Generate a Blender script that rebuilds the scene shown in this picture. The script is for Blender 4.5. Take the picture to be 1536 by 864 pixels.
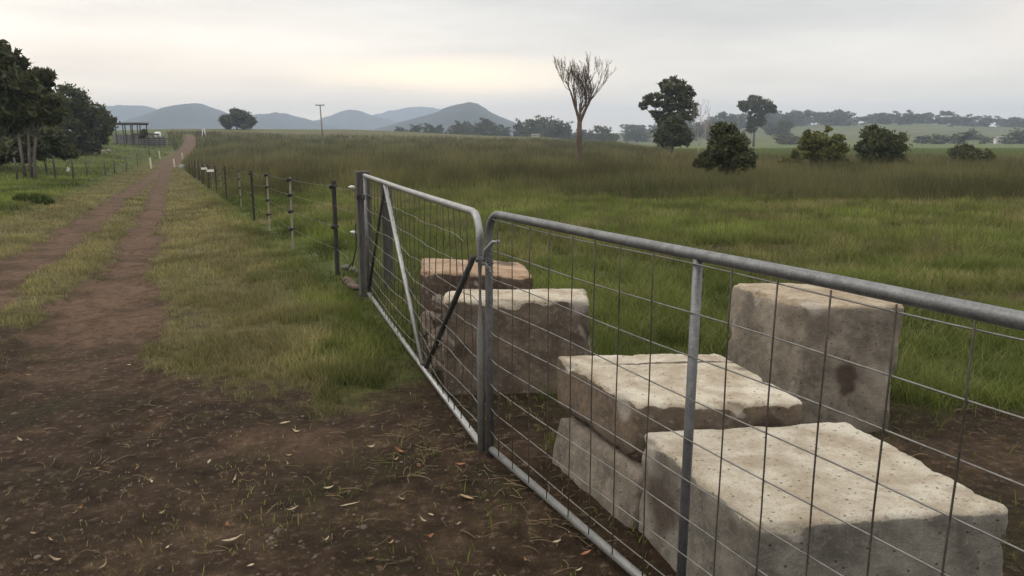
import bpy, bmesh, math, random
import numpy as np
from mathutils import Vector, Matrix

random.seed(7); RNG = np.random.default_rng(7)
scene = bpy.context.scene
for o in list(bpy.data.objects): bpy.data.objects.remove(o)
R = math.radians

# ------------------------------------------------------------------ camera
H, F, HZ = 1.55, 1150.0, 208.0
PITCH = math.atan((432 - HZ) / F)
cd = bpy.data.cameras.new('camera'); cam = bpy.data.objects.new('camera', cd)
scene.collection.objects.link(cam); scene.camera = cam
cam.location = (0, 0, H); cam.rotation_euler = (math.pi/2 - PITCH, 0, 0)
cd.sensor_width = 36; cd.lens = 36 * F / 1536
cd.clip_start = 0.05; cd.clip_end = 20000

# ------------------------------------------------------------------ sky, sun, exposure
SUN_EL, SUN_AZ = R(48), R(-75)          # azimuth measured from +Y towards +X
world = bpy.data.worlds.new('World'); scene.world = world; world.use_nodes = True
nt = world.node_tree; nt.nodes.clear()
def N(tree, t, **kw):
    n = tree.nodes.new(t)
    for k, v in kw.items(): setattr(n, k, v)
    return n
def mth(tree, op, a, b=None, c=None, clamp=False):
    n = tree.nodes.new('ShaderNodeMath'); n.operation = op; n.use_clamp = clamp
    for i, s in enumerate((a, b, c)):
        if s is None: continue
        if isinstance(s, (int, float)): n.inputs[i].default_value = s
        else: tree.links.new(s, n.inputs[i])
    return n.outputs[0]
def mixc(tree, fac, a, b, mode='MIX'):
    n = tree.nodes.new('ShaderNodeMix'); n.data_type = 'RGBA'; n.blend_type = mode
    for i, s in ((0, fac), (6, a), (7, b)):
        if isinstance(s, (int, float)): n.inputs[i].default_value = s
        elif isinstance(s, tuple): n.inputs[i].default_value = s if len(s) == 4 else s + (1,)
        else: tree.links.new(s, n.inputs[i])
    return n.outputs[2]
def smooth(tree, v, lo, hi, a=0.0, b=1.0):
    n = tree.nodes.new('ShaderNodeMapRange'); n.interpolation_type = 'SMOOTHSTEP'
    tree.links.new(v, n.inputs[0])
    n.inputs[1].default_value = lo; n.inputs[2].default_value = hi
    n.inputs[3].default_value = a; n.inputs[4].default_value = b
    return n.outputs[0]
sky = N(nt, 'ShaderNodeTexSky', sky_type='NISHITA', sun_disc=False)
sky.sun_elevation = SUN_EL; sky.sun_rotation = SUN_AZ
tc = N(nt, 'ShaderNodeTexCoord'); sp = N(nt, 'ShaderNodeSeparateXYZ')
nt.links.new(tc.outputs['Generated'], sp.inputs[0])
X, Y, Z = sp.outputs
el = mth(nt, 'MAXIMUM', Z, 0.0)
mp = N(nt, 'ShaderNodeMapping'); mp.inputs['Scale'].default_value = (1.6, 1.6, 9.0)
nt.links.new(tc.outputs['Generated'], mp.inputs[0])
n1 = N(nt, 'ShaderNodeTexNoise'); n1.inputs['Scale'].default_value = 2.2; n1.inputs['Detail'].default_value = 5
n1.inputs['Roughness'].default_value = .5
nt.links.new(mp.outputs[0], n1.inputs['Vector'])
# CIE-like overcast: brighter towards the zenith, brighter in the west (left)
lum = mth(nt, 'ADD', smooth(nt, el, 0.0, 0.22, 1.32, 0.72), smooth(nt, el, 0.10, 0.95, 0.0, 1.15))
west = mth(nt, 'MULTIPLY', smooth(nt, X, -0.75, 0.35, 1.0, 0.0), 0.42)
lum2 = mth(nt, 'ADD', lum, west)
lum3 = mth(nt, 'MULTIPLY', lum2, mth(nt, 'MULTIPLY_ADD', n1.outputs[0], 0.62, 0.67))
tint = mixc(nt, smooth(nt, X, -0.5, 0.4), (1.03, .965, .875), (.99, .985, .955))
tint = mixc(nt, smooth(nt, el, 0.0, .20), mixc(nt, 1.0, tint, (1.06, .92, .74), 'MULTIPLY'), tint)
cloud = N(nt, 'ShaderNodeVectorMath', operation='SCALE')
nt.links.new(tint, cloud.inputs[0]); nt.links.new(lum3, cloud.inputs['Scale'])
# warm break low in the cloud
az = mth(nt, 'DIVIDE', X, mth(nt, 'MAXIMUM', Y, .05))
def band(v, c, w): return smooth(nt, mth(nt, 'ABSOLUTE', mth(nt, 'SUBTRACT', v, c)), 0, w, 1, 0)
wob = mth(nt, 'ADD', Z, mth(nt, 'MULTIPLY', mth(nt, 'SUBTRACT', n1.outputs[0], .5), .04))
strip = mth(nt, 'MULTIPLY', band(wob, .078, .03), band(az, -.09, .26))
warm = mixc(nt, mth(nt, 'MULTIPLY', strip, .85), cloud.outputs[0], (2.1, 1.65, 1.08))
corner = mth(nt, 'MULTIPLY', band(wob, .118, .05), smooth(nt, az, .5, .72))
warm2 = mixc(nt, mth(nt, 'MULTIPLY', corner, .8), warm, (1.25, 1.08, .92))
cl10 = N(nt, 'ShaderNodeVectorMath', operation='SCALE'); nt.links.new(warm2, cl10.inputs[0]); cl10.inputs['Scale'].default_value = 10.0
allsky = mixc(nt, .96, sky.outputs[0], cl10.outputs[0])
bg = N(nt, 'ShaderNodeBackground'); bg.inputs['Strength'].default_value = 0.1
out = N(nt, 'ShaderNodeOutputWorld')
nt.links.new(allsky, bg.inputs['Color']); nt.links.new(bg.outputs[0], out.inputs[0])

sl = bpy.data.lights.new('sun', 'SUN'); sun = bpy.data.objects.new('sun', sl); scene.collection.objects.link(sun)
sl.energy = 0.6; sl.angle = R(25); sl.color = (1, .94, .86)
sd = Vector((math.sin(SUN_AZ)*math.cos(SUN_EL), math.cos(SUN_AZ)*math.cos(SUN_EL), math.sin(SUN_EL)))
sun.rotation_euler = sd.to_track_quat('Z', 'Y').to_euler()
vs = scene.view_settings; vs.view_transform = 'Standard'; vs.look = 'None'; vs.exposure = 0.06; vs.gamma = 1.0; vs.use_curve_mapping = False

# ------------------------------------------------------------------ numpy noise
def _hash(ix, iy, s):
    n = (ix.astype(np.int64) * 374761393 + iy.astype(np.int64) * 668265263 + s * 974634777) & 0xffffffff
    n = ((n ^ (n >> 13)) * 1274126177) & 0xffffffff
    return ((n ^ (n >> 16)) & 0xffff) / 65535.0
def vnoise(x, y, s=0):
    x = np.asarray(x, float); y = np.asarray(y, float)
    ix = np.floor(x); iy = np.floor(y); fx = x - ix; fy = y - iy
    fx = fx*fx*(3-2*fx); fy = fy*fy*(3-2*fy)
    a = _hash(ix, iy, s); b = _hash(ix+1, iy, s); c = _hash(ix, iy+1, s); d = _hash(ix+1, iy+1, s)
    return (a*(1-fx)+b*fx)*(1-fy) + (c*(1-fx)+d*fx)*fy
def fbm(x, y, s=0, o=4):
    t = 0; a = .5; f = 1.0; w = 0
    for i in range(o):
        t = t + a*vnoise(x*f+17*i, y*f-9*i, s+i); w += a; a *= .5; f *= 2.03
    return t / w
def sstep(v, lo, hi):
    t = np.clip((v-lo)/(hi-lo), 0, 1); return t*t*(3-2*t)

# ------------------------------------------------------------------ terrain
TU = np.array([-400, 0, 130, 280, 500, 800, 900, 1000, 1150, 1350, 1536, 1950], float)
TY = np.array([9, 14, 23, 40, 60, 80, 110, 150, 200, 300, 400, 600, 800, 1000, 1500, 7000], float)
TZ = np.array([
 [0,-.05,-.10,-.10, 0.0, .3, .8,1.5,2.0,3.0,3.0, 0,-5,-8,-9,-9],
 [0,-.10,-.20,-.30,-.2, .1, .8,1.5,2.2,4.0,4.0, 0,-5,-8,-9,-9],
 [0,-.12,-.30,-.50,-.5,-.3, .5,1.4,2.3,4.5,4.0, 0,-5,-8,-9,-9],
 [0,-.13,-.40,-.75,-1.1,-1.4,-.9, .5,2.3,5.3,4.0, 0,-5,-8,-9,-9],
 [0,-.10,-.35,-.60,-.8,-.9,-.6, 0, .9,5.0,5.3, 0,-5,-8,-9,-9],
 [0,-.10,-.30,-.60,-.8,-.8,-.5, 0, .6,2.3,2.2,-2,-6,-8,-9,-9],
 [0,-.10,-.30,-.60,-.9,-.9,-.6,-.3,.2, .2,-2,-2, 5, 8, 0,-9],
 [0,-.10,-.30,-.60,-.8,-.8,-.7,-.9,-1.6,-1.8,-1.4,-.5, 9,12, 0,-9],
 [0,-.10,-.30,-.65,-1.0,-1.2,-1.3,-1.4,-1.6,-1.5,-.9, 5,15,17, 0,-9],
 [0,-.10,-.30,-.65,-1.0,-1.2,-1.3,-1.4,-1.6,-1.5,-.9, 7,17,17, 0,-9],
 [0,-.10,-.30,-.65,-1.0,-1.2,-1.3,-1.4,-1.6,-1.5,-.9, 5,13,16, 0,-9],
 [0,-.10,-.30,-.65,-1.0,-1.2,-1.3,-1.4,-1.6,-1.5,-.9, 5,12,15, 0,-9]], float)
LTY = np.log(TY)
def terrain(x, y):
    x = np.asarray(x, float); y = np.asarray(y, float)
    yy = np.maximum(y, 9.0)
    u = np.clip(768 + 1172*x/yy, TU[0], TU[-1]-1e-6)
    iu = np.clip(np.searchsorted(TU, u, 'right')-1, 0, len(TU)-2)
    fu = (u-TU[iu])/(TU[iu+1]-TU[iu]); fu = fu*fu*(3-2*fu)
    ly = np.clip(np.log(yy), LTY[0], LTY[-1]-1e-6)
    iy = np.clip(np.searchsorted(LTY, ly, 'right')-1, 0, len(TY)-2)
    fy = (ly-LTY[iy])/(LTY[iy+1]-LTY[iy])
    z = (TZ[iu,iy]*(1-fu)+TZ[iu+1,iy]*fu)*(1-fy) + (TZ[iu,iy+1]*(1-fu)+TZ[iu+1,iy+1]*fu)*fy
    return z
def ray(u, v):
    a = (u-768)/F; b = (432-v)/F
    return np.array([a, math.cos(PITCH)+b*math.sin(PITCH), -math.sin(PITCH)+b*math.cos(PITCH)])
def gp(u, v, z=0.0):
    r = ray(u, v); t = (z-H)/r[2]; return np.array([0, 0, H]) + t*r
def at(u, v):
    """first hit of a photograph direction with the terrain"""
    r = ray(u, v); r = r/r[1]
    ys = np.exp(np.linspace(math.log(1.2), math.log(3000), 3000))
    below = H + r[2]*ys < terrain(r[0]*ys, ys)
    k = int(np.argmax(below)) if below.any() else len(ys)-1
    y = ys[k]; return np.array([r[0]*y, y, float(terrain(r[0]*y, y))])
def pos(u, y):
    x = (u-768)/1172*y; return np.array([x, y, float(terrain(x, y))])
def topz(P, u, v):
    r = ray(u, v); return H + r[2]*P[1]/r[1]
def wall_pt(u, v, A, B):
    n = np.array([-(B-A)[1], (B-A)[0], 0]); r = ray(u, v)
    t = n @ (A-np.array([0, 0, H]))/(n @ r); return np.array([0, 0, H]) + t*r

# ------------------------------------------------------------------ layout lines
GA = gp(735, 672, .05); GB = gp(960, 864, .05); GD = (GB-GA)/np.linalg.norm(GB-GA)
LB = gp(722, 668, .05); LH = gp(553, 440, .05); LD = (LB-LH)/np.linalg.norm(LB-LH)
RUT_L = np.array([at(*q)[:2] for q in [(-160,520),(0,428),(60,384),(130,335),(175,302),(215,275),(238,257),(250,248)]])
RUT_R = np.array([at(*q)[:2] for q in [(60,640),(120,530),(160,455),(195,395),(225,330),(237,290),(246,265),(256,250)]])
ROAD = np.array([at(*q)[:2] for q in [(252,250),(263,242),(275,231),(284,219),(286,209),(281,203)]])
FENCE = np.array([LH[:2]] + [at(*q)[:2] for q in [(506,412),(440,372),(405,345),(381,330)]])
_fd = FENCE[-1]-FENCE[1]; _fd = _fd/np.linalg.norm(_fd)
FENCE_END = FENCE[-1] + _fd*46
def dline(x, y, P):
    d = np.full(np.shape(x), 1e9); s = np.zeros(np.shape(x))
    for a, b in zip(P[:-1], P[1:]):
        ab = b-a; L = ab@ab
        t = np.clip(((x-a[0])*ab[0]+(y-a[1])*ab[1])/L, 0, 1)
        dx = x-(a[0]+t*ab[0]); dy = y-(a[1]+t*ab[1]); q = np.hypot(dx, dy)
        m = q < d; d = np.where(m, q, d)
        s = np.where(m, np.sign(ab[0]*dy-ab[1]*dx), s)
    return d, s            # s<0 : right of the line's direction
def polysd(x, y, P):
    d = np.full(np.shape(x), 1e9); ins = np.zeros(np.shape(x), bool)
    n = len(P)
    for i in range(n):
        a = P[i]; b = P[(i+1) % n]; ab = b-a
        t = np.clip(((x-a[0])*ab[0]+(y-a[1])*ab[1])/(ab@ab), 0, 1)
        d = np.minimum(d, np.hypot(x-(a[0]+t*ab[0]), y-(a[1]+t*ab[1])))
        c = ((a[1] > y) != (b[1] > y)) & (x < (b[0]-a[0])*(y-a[1])/(b[1]-a[1]+1e-12)+a[0])
        ins ^= c
    return np.where(ins, d, -d)
CLEAR = np.array([gp(*q)[:2] for q in [(-900,520),(-300,490),(-40,452),(20,462),(70,482),(130,452),(188,440),(225,470),(265,515),(330,562),(430,585),(520,576),(600,555)]] +
                 [np.array(q) for q in [(-.75,5.3),(-.2,5.0),(.45,4.75),(.75,4.2),(1.15,4.05),(1.35,4.7),(2.2,4.6),(3.4,4.3),(5,3.0),(6,-6),(-9,-6)]])
FL = np.array([np.array([6.,-9.6]), GA[:2], LH[:2], FENCE[1], FENCE[-1], FENCE_END, FENCE_END+_fd*30])   # gates and fence as one line

def masks(x, y):
    x = np.asarray(x, float); y = np.asarray(y, float)
    dl, sl_ = dline(x, y, RUT_L); dr, sr_ = dline(x, y, RUT_R); dd, _ = dline(x, y, ROAD)
    df, sf = dline(x, y, FL)
    right = sf < 0 if RIGHT_NEG else sf > 0
    nz = fbm(x*.9, y*.9, 3); nf = fbm(x*4.5, y*4.5, 11)
    w = .30*(nz-.5) + .55*(nf-.5)
    rut = np.maximum(sstep(.34 - dl + w, -.12, .16), sstep(.32 + .22*(1-sstep(y, 6, 10)) - dr + w, -.12, .16))
    rut = np.maximum(rut, sstep(1.25 - dd + w, -.2, .3))
    cs = polysd(x, y, CLEAR)
    clear = sstep(cs + 1.6*(nz-.5) + 1.1*(nf-.5), -.55, .75)
    # thin worn grass left inside the clearing
    patch = sstep(fbm(x*1.4+5, y*1.4, 21), .50, .64)*sstep(y, 2.0, 3.2)*.45
    strip = sstep(1.15-np.abs(dr+.0), 0, .4)
    dirt = np.maximum(rut, clear*(1-.55*patch))
    dirt = np.where(y < 1.6, np.maximum(dirt, .9), dirt)
    scuff = np.maximum(sstep(fbm(x*.75+3, y*.75+8, 31), .56, .70)*(df > .25)*(df < 1.6)*(y < 9), sstep(fbm(x*.45+13, y*.7+8, 37), .56, .66)*(y > 5.5)*(y < 15)*(df > 2))*right
    dirt = np.maximum(dirt, scuff*.7)
    between = (dl < 2.2) & (dr < 2.2) & ~right
    # dryness of the grass (0 green .. 1 straw)
    dry_l = sstep(2.3 - np.minimum(np.minimum(dl, dr), dd), 0, 1.2)
    dry_v = sstep(df + 1.0*(nz-.5)*2, .8, 3.0)*(~right)*(sr_ < 0 if RIGHT_NEG else sr_ > 0)
    dry = np.clip(np.maximum(np.where(right, 0, dry_l), dry_v*.85), 0, 1)
    dry = np.where(right, .62*sstep(fbm(x*.55+31, y*.55, 35), .50, .66), dry)
    dry = np.clip(dry*(.75+.5*nz) , 0, 1)
    u = 768 + 1172*x/np.maximum(y, .5)
    big = fbm(x*.05, y*.05, 41); bm = fbm(x*.22, y*.22, 47)
    far = np.log(np.maximum(y, 1))
    brown = sstep(far + 1.1*(bm-.5) + .7*(big-.5), math.log(20), math.log(33))*right
    brown = np.where((u > 285) & (y > 45), np.maximum(brown, sstep(u+60*(big-.5), 290, 400)), brown)
    crop = sstep(u + 80*(bm-.5), 905, 985)*sstep(y, 95, 135) 
    crop = np.where((u < 1010), sstep(u, 915, 955)*sstep(y, 240, 300), crop)*(y < 420)
    pad = sstep(y, 400, 450)*(u > 850)
    brown = brown*(1-crop)*(1-pad)
    return dict(dirt=dirt, dry=dry, brown=brown, crop=crop, pad=pad, right=right, df=df, dl=dl, dr=dr, rut=rut, clear=clear, u=u, nz=nz, nf=nf, bm=bm, big=big)
RIGHT_NEG = True
_t = dline(np.array([3.0]), np.array([10.0]), FL)[1][0]
RIGHT_NEG = bool(_t < 0)
_t2 = dline(np.array([-2.5]), np.array([9.0]), RUT_R)[1][0]
if (_t2 < 0) != RIGHT_NEG:                      # same winding for both lines
    RUT_R = RUT_R[::-1]
def ground_z(x, y):
    """terrain plus wheel ruts and clods"""
    m = masks(x, y); z = terrain(x, y)
    near = sstep(-np.asarray(y, float), -40, -12)
    z = z - .05*m['rut']*near + near*(.05*(fbm(np.asarray(x)*1.2, np.asarray(y)*1.2, 61)-.5)) + near*.022*(fbm(np.asarray(x)*9, np.asarray(y)*9, 71)-.5)
    return z
def gz(x, y): return float(ground_z(np.array([x]), np.array([y]))[0])

# ------------------------------------------------------------------ object helpers
COL = scene.collection
def tag(o, label=None, cat=None, group=None, kind=None):
    if label: o['label'] = label
    if cat: o['category'] = cat
    if group: o['group'] = group
    if kind: o['kind'] = kind
    return o
def empty(name, loc, label, cat, rz=0, group=None):
    o = bpy.data.objects.new(name, None); COL.objects.link(o); o.location = [float(c) for c in loc]; o.rotation_euler = (0, 0, rz)
    o.empty_display_size = .1
    return tag(o, label, cat, group)
def mesh_np(name, verts, loops, counts, mats, parent=None, attrs=None, smooth_=False, mat_idx=None, loc=None):
    me = bpy.data.meshes.new(name)
    verts = np.asarray(verts, np.float32); loops = np.asarray(loops, np.int32).ravel(); counts = np.asarray(counts, np.int32)
    me.vertices.add(len(verts)); me.vertices.foreach_set('co', verts.ravel())
    me.loops.add(len(loops)); me.loops.foreach_set('vertex_index', loops)
    me.polygons.add(len(counts))
    st = np.concatenate([[0], np.cumsum(counts)[:-1]]).astype(np.int32)
    me.polygons.foreach_set('loop_start', st)
    if smooth_: me.polygons.foreach_set('use_smooth', np.ones(len(counts), bool))
    if mat_idx is not None: me.polygons.foreach_set('material_index', np.asarray(mat_idx, np.int32))
    for k, v in (attrs or {}).items():
        v = np.asarray(v, np.float32)
        if v.ndim == 1:
            a = me.attributes.new(k, 'FLOAT', 'POINT'); a.data.foreach_set('value', v)
        else:
            if v.shape[1] == 3: v = np.concatenate([v, np.ones((len(v), 1), np.float32)], 1)
            a = me.attributes.new(k, 'FLOAT_COLOR', 'POINT'); a.data.foreach_set('color', v.ravel())
    me.update(calc_edges=True); me.validate()
    for m in (mats if isinstance(mats, (list, tuple)) else [mats]): me.materials.append(m)
    o = bpy.data.objects.new(name, me); COL.objects.link(o)
    if parent: o.parent = parent
    if loc is not None: o.location = [float(c) for c in loc]
    return o
class MB:
    """collects shapes for ONE mesh object"""
    def __init__(s): s.v = []; s.f = []
    def tube(s, pts, r, n=8, cap=True, closed=False):
        pts = [Vector([float(c) for c in p]) for p in pts]; k = len(pts)
        rr = [r]*k if isinstance(r, (int, float)) else list(r)
        b0 = len(s.v); up = None
        for i, p in enumerate(pts):
            if closed: t = pts[(i+1) % k]-pts[i-1]
            else: t = pts[min(i+1, k-1)]-pts[max(i-1, 0)]
            if t.length < 1e-9: t = Vector((0, 0, 1))
            t.normalize()
            if up is None:
                up = Vector((0, 0, 1)) if abs(t.z) < .9 else Vector((1, 0, 0))
            a = t.cross(up)
            if a.length < 1e-4: a = t.cross(Vector((.3, .9, .1)))
            a.normalize(); bb = t.cross(a).normalized(); up = (-bb) if False else up
            for j in range(n):
                an = 2*math.pi*j/n
                s.v.append(p + a*(math.cos(an)*rr[i]) + bb*(math.sin(an)*rr[i]))
        m = k if closed else k-1
        for i in range(m):
            for j in range(n):
                i2 = (i+1) % k
                s.f.append((b0+i*n+j, b0+i*n+(j+1) % n, b0+i2*n+(j+1) % n, b0+i2*n+j))
        if cap and not closed:
            s.f.append(tuple(b0+j for j in range(n))[::-1]); s.f.append(tuple(b0+(k-1)*n+j for j in range(n)))
        return s
    def box(s, c, size, rot=None, taper=1.0):
        b = len(s.v); c = Vector([float(q) for q in c]); M = rot or Matrix.Identity(3)
        for dz in (-.5, .5):
            tp = taper if dz > 0 else 1
            for dx, dy in ((-.5,-.5),(.5,-.5),(.5,.5),(-.5,.5)):
                s.v.append(c + M @ Vector((dx*size[0]*tp, dy*size[1]*tp, dz*size[2])))
        for f in ((3,2,1,0),(4,5,6,7),(0,1,5,4),(1,2,6,5),(2,3,7,6),(3,0,4,7)): s.f.append(tuple(b+i for i in f))
        return s
    def blob(s, c, rad, seed=0, amp=.25, sub=2):
        bm = bmesh.new(); bmesh.ops.create_icosphere(bm, subdivisions=sub, radius=1)
        rnd = random.Random(seed); off = [rnd.uniform(0, 50) for _ in range(3)]
        b = len(s.v)
        for v in bm.verts:
            k = 1 + amp*2*(fbm(np.array([v.co.x*1.3+off[0]+v.co.z]), np.array([v.co.y*1.3+off[1]-v.co.z*.7]), 5)[0]-.5)
            s.v.append(Vector((c[0]+v.co.x*rad[0]*k, c[1]+v.co.y*rad[1]*k, c[2]+v.co.z*rad[2]*k)))
        for f in bm.faces: s.f.append(tuple(b+v.index for v in f.verts))
        bm.free(); return s
    def build(s, name, mat, parent=None, smooth_=True, bevel=0):
        me = bpy.data.meshes.new(name); me.from_pydata([tuple(v) for v in s.v], [], s.f); me.update()
        if bevel:
            bm = bmesh.new(); bm.from_mesh(me)
            bmesh.ops.bevel(bm, geom=bm.edges[:], offset=bevel, segments=2, affect='EDGES', profile=.6); bm.to_mesh(me); bm.free()
        if smooth_: me.polygons.foreach_set('use_smooth', np.ones(len(me.polygons), bool))
        for m in (mat if isinstance(mat, (list, tuple)) else [mat]): me.materials.append(m)
        o = bpy.data.objects.new(name, me); COL.objects.link(o)
        if parent: o.parent = parent
        return o
def copy_thing(root, loc, rz=0, sc=1.0, label=None):
    r = root.copy(); COL.objects.link(r); r.location = [float(c) for c in loc]; r.rotation_euler = (0, 0, rz)
    r.scale = (sc, sc, sc) if isinstance(sc, (int, float)) else sc
    if label: r['label'] = label
    for ch in root.children:
        c = ch.copy(); COL.objects.link(c); c.parent = r
        for g in ch.children:
            d = g.copy(); COL.objects.link(d); d.parent = c
    return r

# ------------------------------------------------------------------ materials
def mat(name):
    m = bpy.data.materials.new(name); m.use_nodes = True; t = m.node_tree; t.nodes.clear()
    o = N(t, 'ShaderNodeOutputMaterial'); b = N(t, 'ShaderNodeBsdfPrincipled'); t.links.new(b.outputs[0], o.inputs[0])
    b.inputs['Specular IOR Level'].default_value = .3
    return m, t, b, o
def noise(t, scale, detail=4, rough=.55, vec=None, dist=0):
    n = N(t, 'ShaderNodeTexNoise'); n.inputs['Scale'].default_value = scale; n.inputs['Detail'].default_value = detail
    n.inputs['Roughness'].default_value = rough; n.inputs['Distortion'].default_value = dist
    if vec: t.links.new(vec, n.inputs['Vector'])
    return n.outputs[0]
def objco(t): return N(t, 'ShaderNodeTexCoord').outputs['Object']
def bump(t, b, h, strength, dist=.01):
    n = N(t, 'ShaderNodeBump'); n.inputs['Strength'].default_value = strength; n.inputs['Distance'].default_value = dist
    t.links.new(h, n.inputs['Height']); t.links.new(n.outputs[0], b.inputs['Normal'])
def simple(name, c1, c2, scale=6, rough=.8, metal=0, bstr=.3, bd=.004, stretch=None):
    m, t, b, o = mat(name); v = objco(t)
    if stretch:
        mp = N(t, 'ShaderNodeMapping'); mp.inputs['Scale'].default_value = stretch; t.links.new(v, mp.inputs[0]); v = mp.outputs[0]
    n = noise(t, scale, 6, .65, v); n2 = noise(t, scale*7, 3, .6, v)
    f = smooth(t, mth(t, 'MULTIPLY_ADD', n2, .4, mth(t, 'MULTIPLY', n, .6)), .3, .7)
    t.links.new(mixc(t, f, c1, c2), b.inputs['Base Color'])
    b.inputs['Roughness'].default_value = rough; b.inputs['Metallic'].default_value = metal
    if bstr: bump(t, b, n2, bstr, bd)
    return m
def attr(t, name):
    n = N(t, 'ShaderNodeAttribute'); n.attribute_name = name; return n

M = {}
# ---- ground
m, t, b, o = mat('ground_soil_and_grass')
ga = N(t, 'ShaderNodeAttribute'); ga.attribute_name = 'mask'; gs = N(t, 'ShaderNodeSeparateColor'); t.links.new(ga.outputs['Color'], gs.inputs[0])
gb = N(t, 'ShaderNodeAttribute'); gb.attribute_name = 'mask2'; gs2 = N(t, 'ShaderNodeSeparateColor'); t.links.new(gb.outputs['Color'], gs2.inputs[0])
geo = N(t, 'ShaderNodeNewGeometry').outputs['Position']
nA = noise(t, 1.3, 6, .62, geo); nB = noise(t, 9, 6, .65, geo); nC = noise(t, 48, 4, .65, geo); nD = noise(t, .06, 5, .6, geo); nE = noise(t, .35, 6, .65, geo); nF = noise(t, 140, 3, .7, geo)
dark = mixc(t, smooth(t, nB, .35, .68), (.016, .0092, .0046), (.038, .0232, .0126))
pale = mixc(t, smooth(t, nB, .3, .7), (.054, .034, .0195), (.100, .067, .042))
reds = mixc(t, smooth(t, nB, .3, .7), (.060, .038, .024), (.135, .092, .062))
reds = mixc(t, mth(t, 'MULTIPLY', smooth(t, nA, .52, .40), .7), reds, (.045, .028, .017))
soil = mixc(t, mth(t, 'MULTIPLY', smooth(t, nA, .44, .66), .65), dark, pale)
soil = mixc(t, gs2.outputs[0], soil, mixc(t, .12, reds, (.16, .07, .04)))   # gravelly reddish wheel tracks
soil = mixc(t, mth(t, 'MULTIPLY', smooth(t, nC, .61, .72), .45), soil, (.14, .105, .078))   # grit
nG = noise(t, 22, 5, .7, geo)
soil = mixc(t, mth(t, 'MULTIPLY', smooth(t, nG, .54, .66), .5), soil, (.17, .118, .080))
soil = mixc(t, mth(t, 'MULTIPLY', smooth(t, nG, .46, .34), .6), soil, (.022, .013, .008))
soil = mixc(t, mth(t, 'MULTIPLY', smooth(t, nF, .52, .68), .45), soil, (.012, .007, .004))
soil = mixc(t, mth(t, 'MULTIPLY', smooth(t, nA, .50, .36), mth(t, 'MULTIPLY', smooth(t, nC, .42, .6), .55)), soil, (.032, .034, .012))   # thin moss and low weeds
gcol = mixc(t, smooth(t, nB, .3, .7), (.040, .050, .014), (.085, .098, .028))
dcol = mixc(t, smooth(t, nB, .3, .7), (.060, .052, .022), (.122, .105, .044))
grass = mixc(t, gs.outputs[1], gcol, dcol)
bcol = mixc(t, smooth(t, nE, .3, .7), (.060, .058, .024), (.108, .098, .040))
bcol = mixc(t, mth(t, 'MULTIPLY', smooth(t, nD, .42, .62), .6), bcol, (.075, .082, .028))
grass = mixc(t, gs.outputs[2], grass, bcol)
ccol = mixc(t, smooth(t, nE, .3, .7), (.060, .080, .022), (.105, .126, .038))
grass = mixc(t, gs2.outputs[1], grass, ccol)
pcol = mixc(t, smooth(t, nD, .4, .62), (.062, .076, .030), (.112, .114, .052))
pcol = mixc(t, mth(t, 'MULTIPLY', smooth(t, nE, .5, .7), .4), pcol, (.042, .054, .023))
grass = mixc(t, gs2.outputs[2], grass, pcol)
dm = smooth(t, mth(t, 'ADD', gs.outputs[0], mth(t, 'MULTIPLY', mth(t, 'SUBTRACT', nC, .5), .9)), .25, .75)
fin = mixc(t, dm, grass, soil)
t.links.new(fin, b.inputs['Base Color']); b.inputs['Roughness'].default_value = .95; b.inputs['Specular IOR Level'].default_value = .15
bump(t, b, mth(t, 'ADD', mth(t, 'MULTIPLY', nB, .6), mth(t, 'ADD', mth(t, 'MULTIPLY', nC, .6), mth(t, 'MULTIPLY', nF, .25))), 1.0, .035)
M['ground'] = m
# ---- foliage (colour per blade / leaf in an attribute)
def leafmat(name, transl=.35, rough=.7):
    m, t, b, o = mat(name); a = attr(t, 'col')
    t.links.new(a.outputs['Color'], b.inputs['Base Color']); b.inputs['Roughness'].default_value = rough; b.inputs['Specular IOR Level'].default_value = .2
    tr = N(t, 'ShaderNodeBsdfTranslucent'); t.links.new(a.outputs['Color'], tr.inputs[0])
    mx = N(t, 'ShaderNodeMixShader'); mx.inputs[0].default_value = transl
    t.links.new(b.outputs[0], mx.inputs[1]); t.links.new(tr.outputs[0], mx.inputs[2]); t.links.new(mx.outputs[0], o.inputs[0])
    return m
M['blade'] = leafmat('grass_blade'); M['leaf'] = leafmat('tree_leaf', .25); M['dryleaf'] = leafmat('dry_leaf', .1, .6)
M['bark'] = simple('brown_bark', (.055, .042, .033), (.14, .11, .088), 5, .9, bstr=.6, bd=.02, stretch=(1, 1, .25))
M['pale_bark'] = simple('pale_bark', (.22, .19, .165), (.38, .345, .31), 4, .85, bstr=.4, bd=.02, stretch=(1, 1, .25))
M['grove_bark'] = simple('mottled_bark', (.06, .05, .042), (.20, .175, .15), 4, .85, bstr=.4, bd=.02, stretch=(1, 1, .25))
M['dead_bark'] = simple('dead_bark', (.055, .037, .026), (.125, .09, .066), 6, .9, bstr=.5, bd=.02, stretch=(1, 1, .3))
M['galv'] = simple('galvanised_steel', (.095, .097, .10), (.20, .203, .207), 22, .48, .55, .25, .002)
M['galv_bright'] = simple('bright_galvanised_steel', (.20, .203, .203), (.34, .342, .338), 22, .42, .55, .25, .002)
M['galv_dark'] = simple('dull_steel', (.032, .031, .030), (.075, .072, .068), 20, .6, .4, .25, .002)
M['wire'] = simple('rusting_wire', (.035, .028, .022), (.10, .088, .074), 14, .6, .3, .0)
M['fwire'] = simple('fence_wire', (.10, .096, .088), (.22, .215, .20), 9, .5, .4, .0)
M['picket'] = simple('dark_steel_picket', (.028, .024, .022), (.06, .052, .046), 12, .75, .2)
M['timber'] = simple('weathered_timber', (.040, .037, .034), (.115, .106, .098), 9, .88, bstr=.6, bd=.01, stretch=(1, 1, .12))
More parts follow.
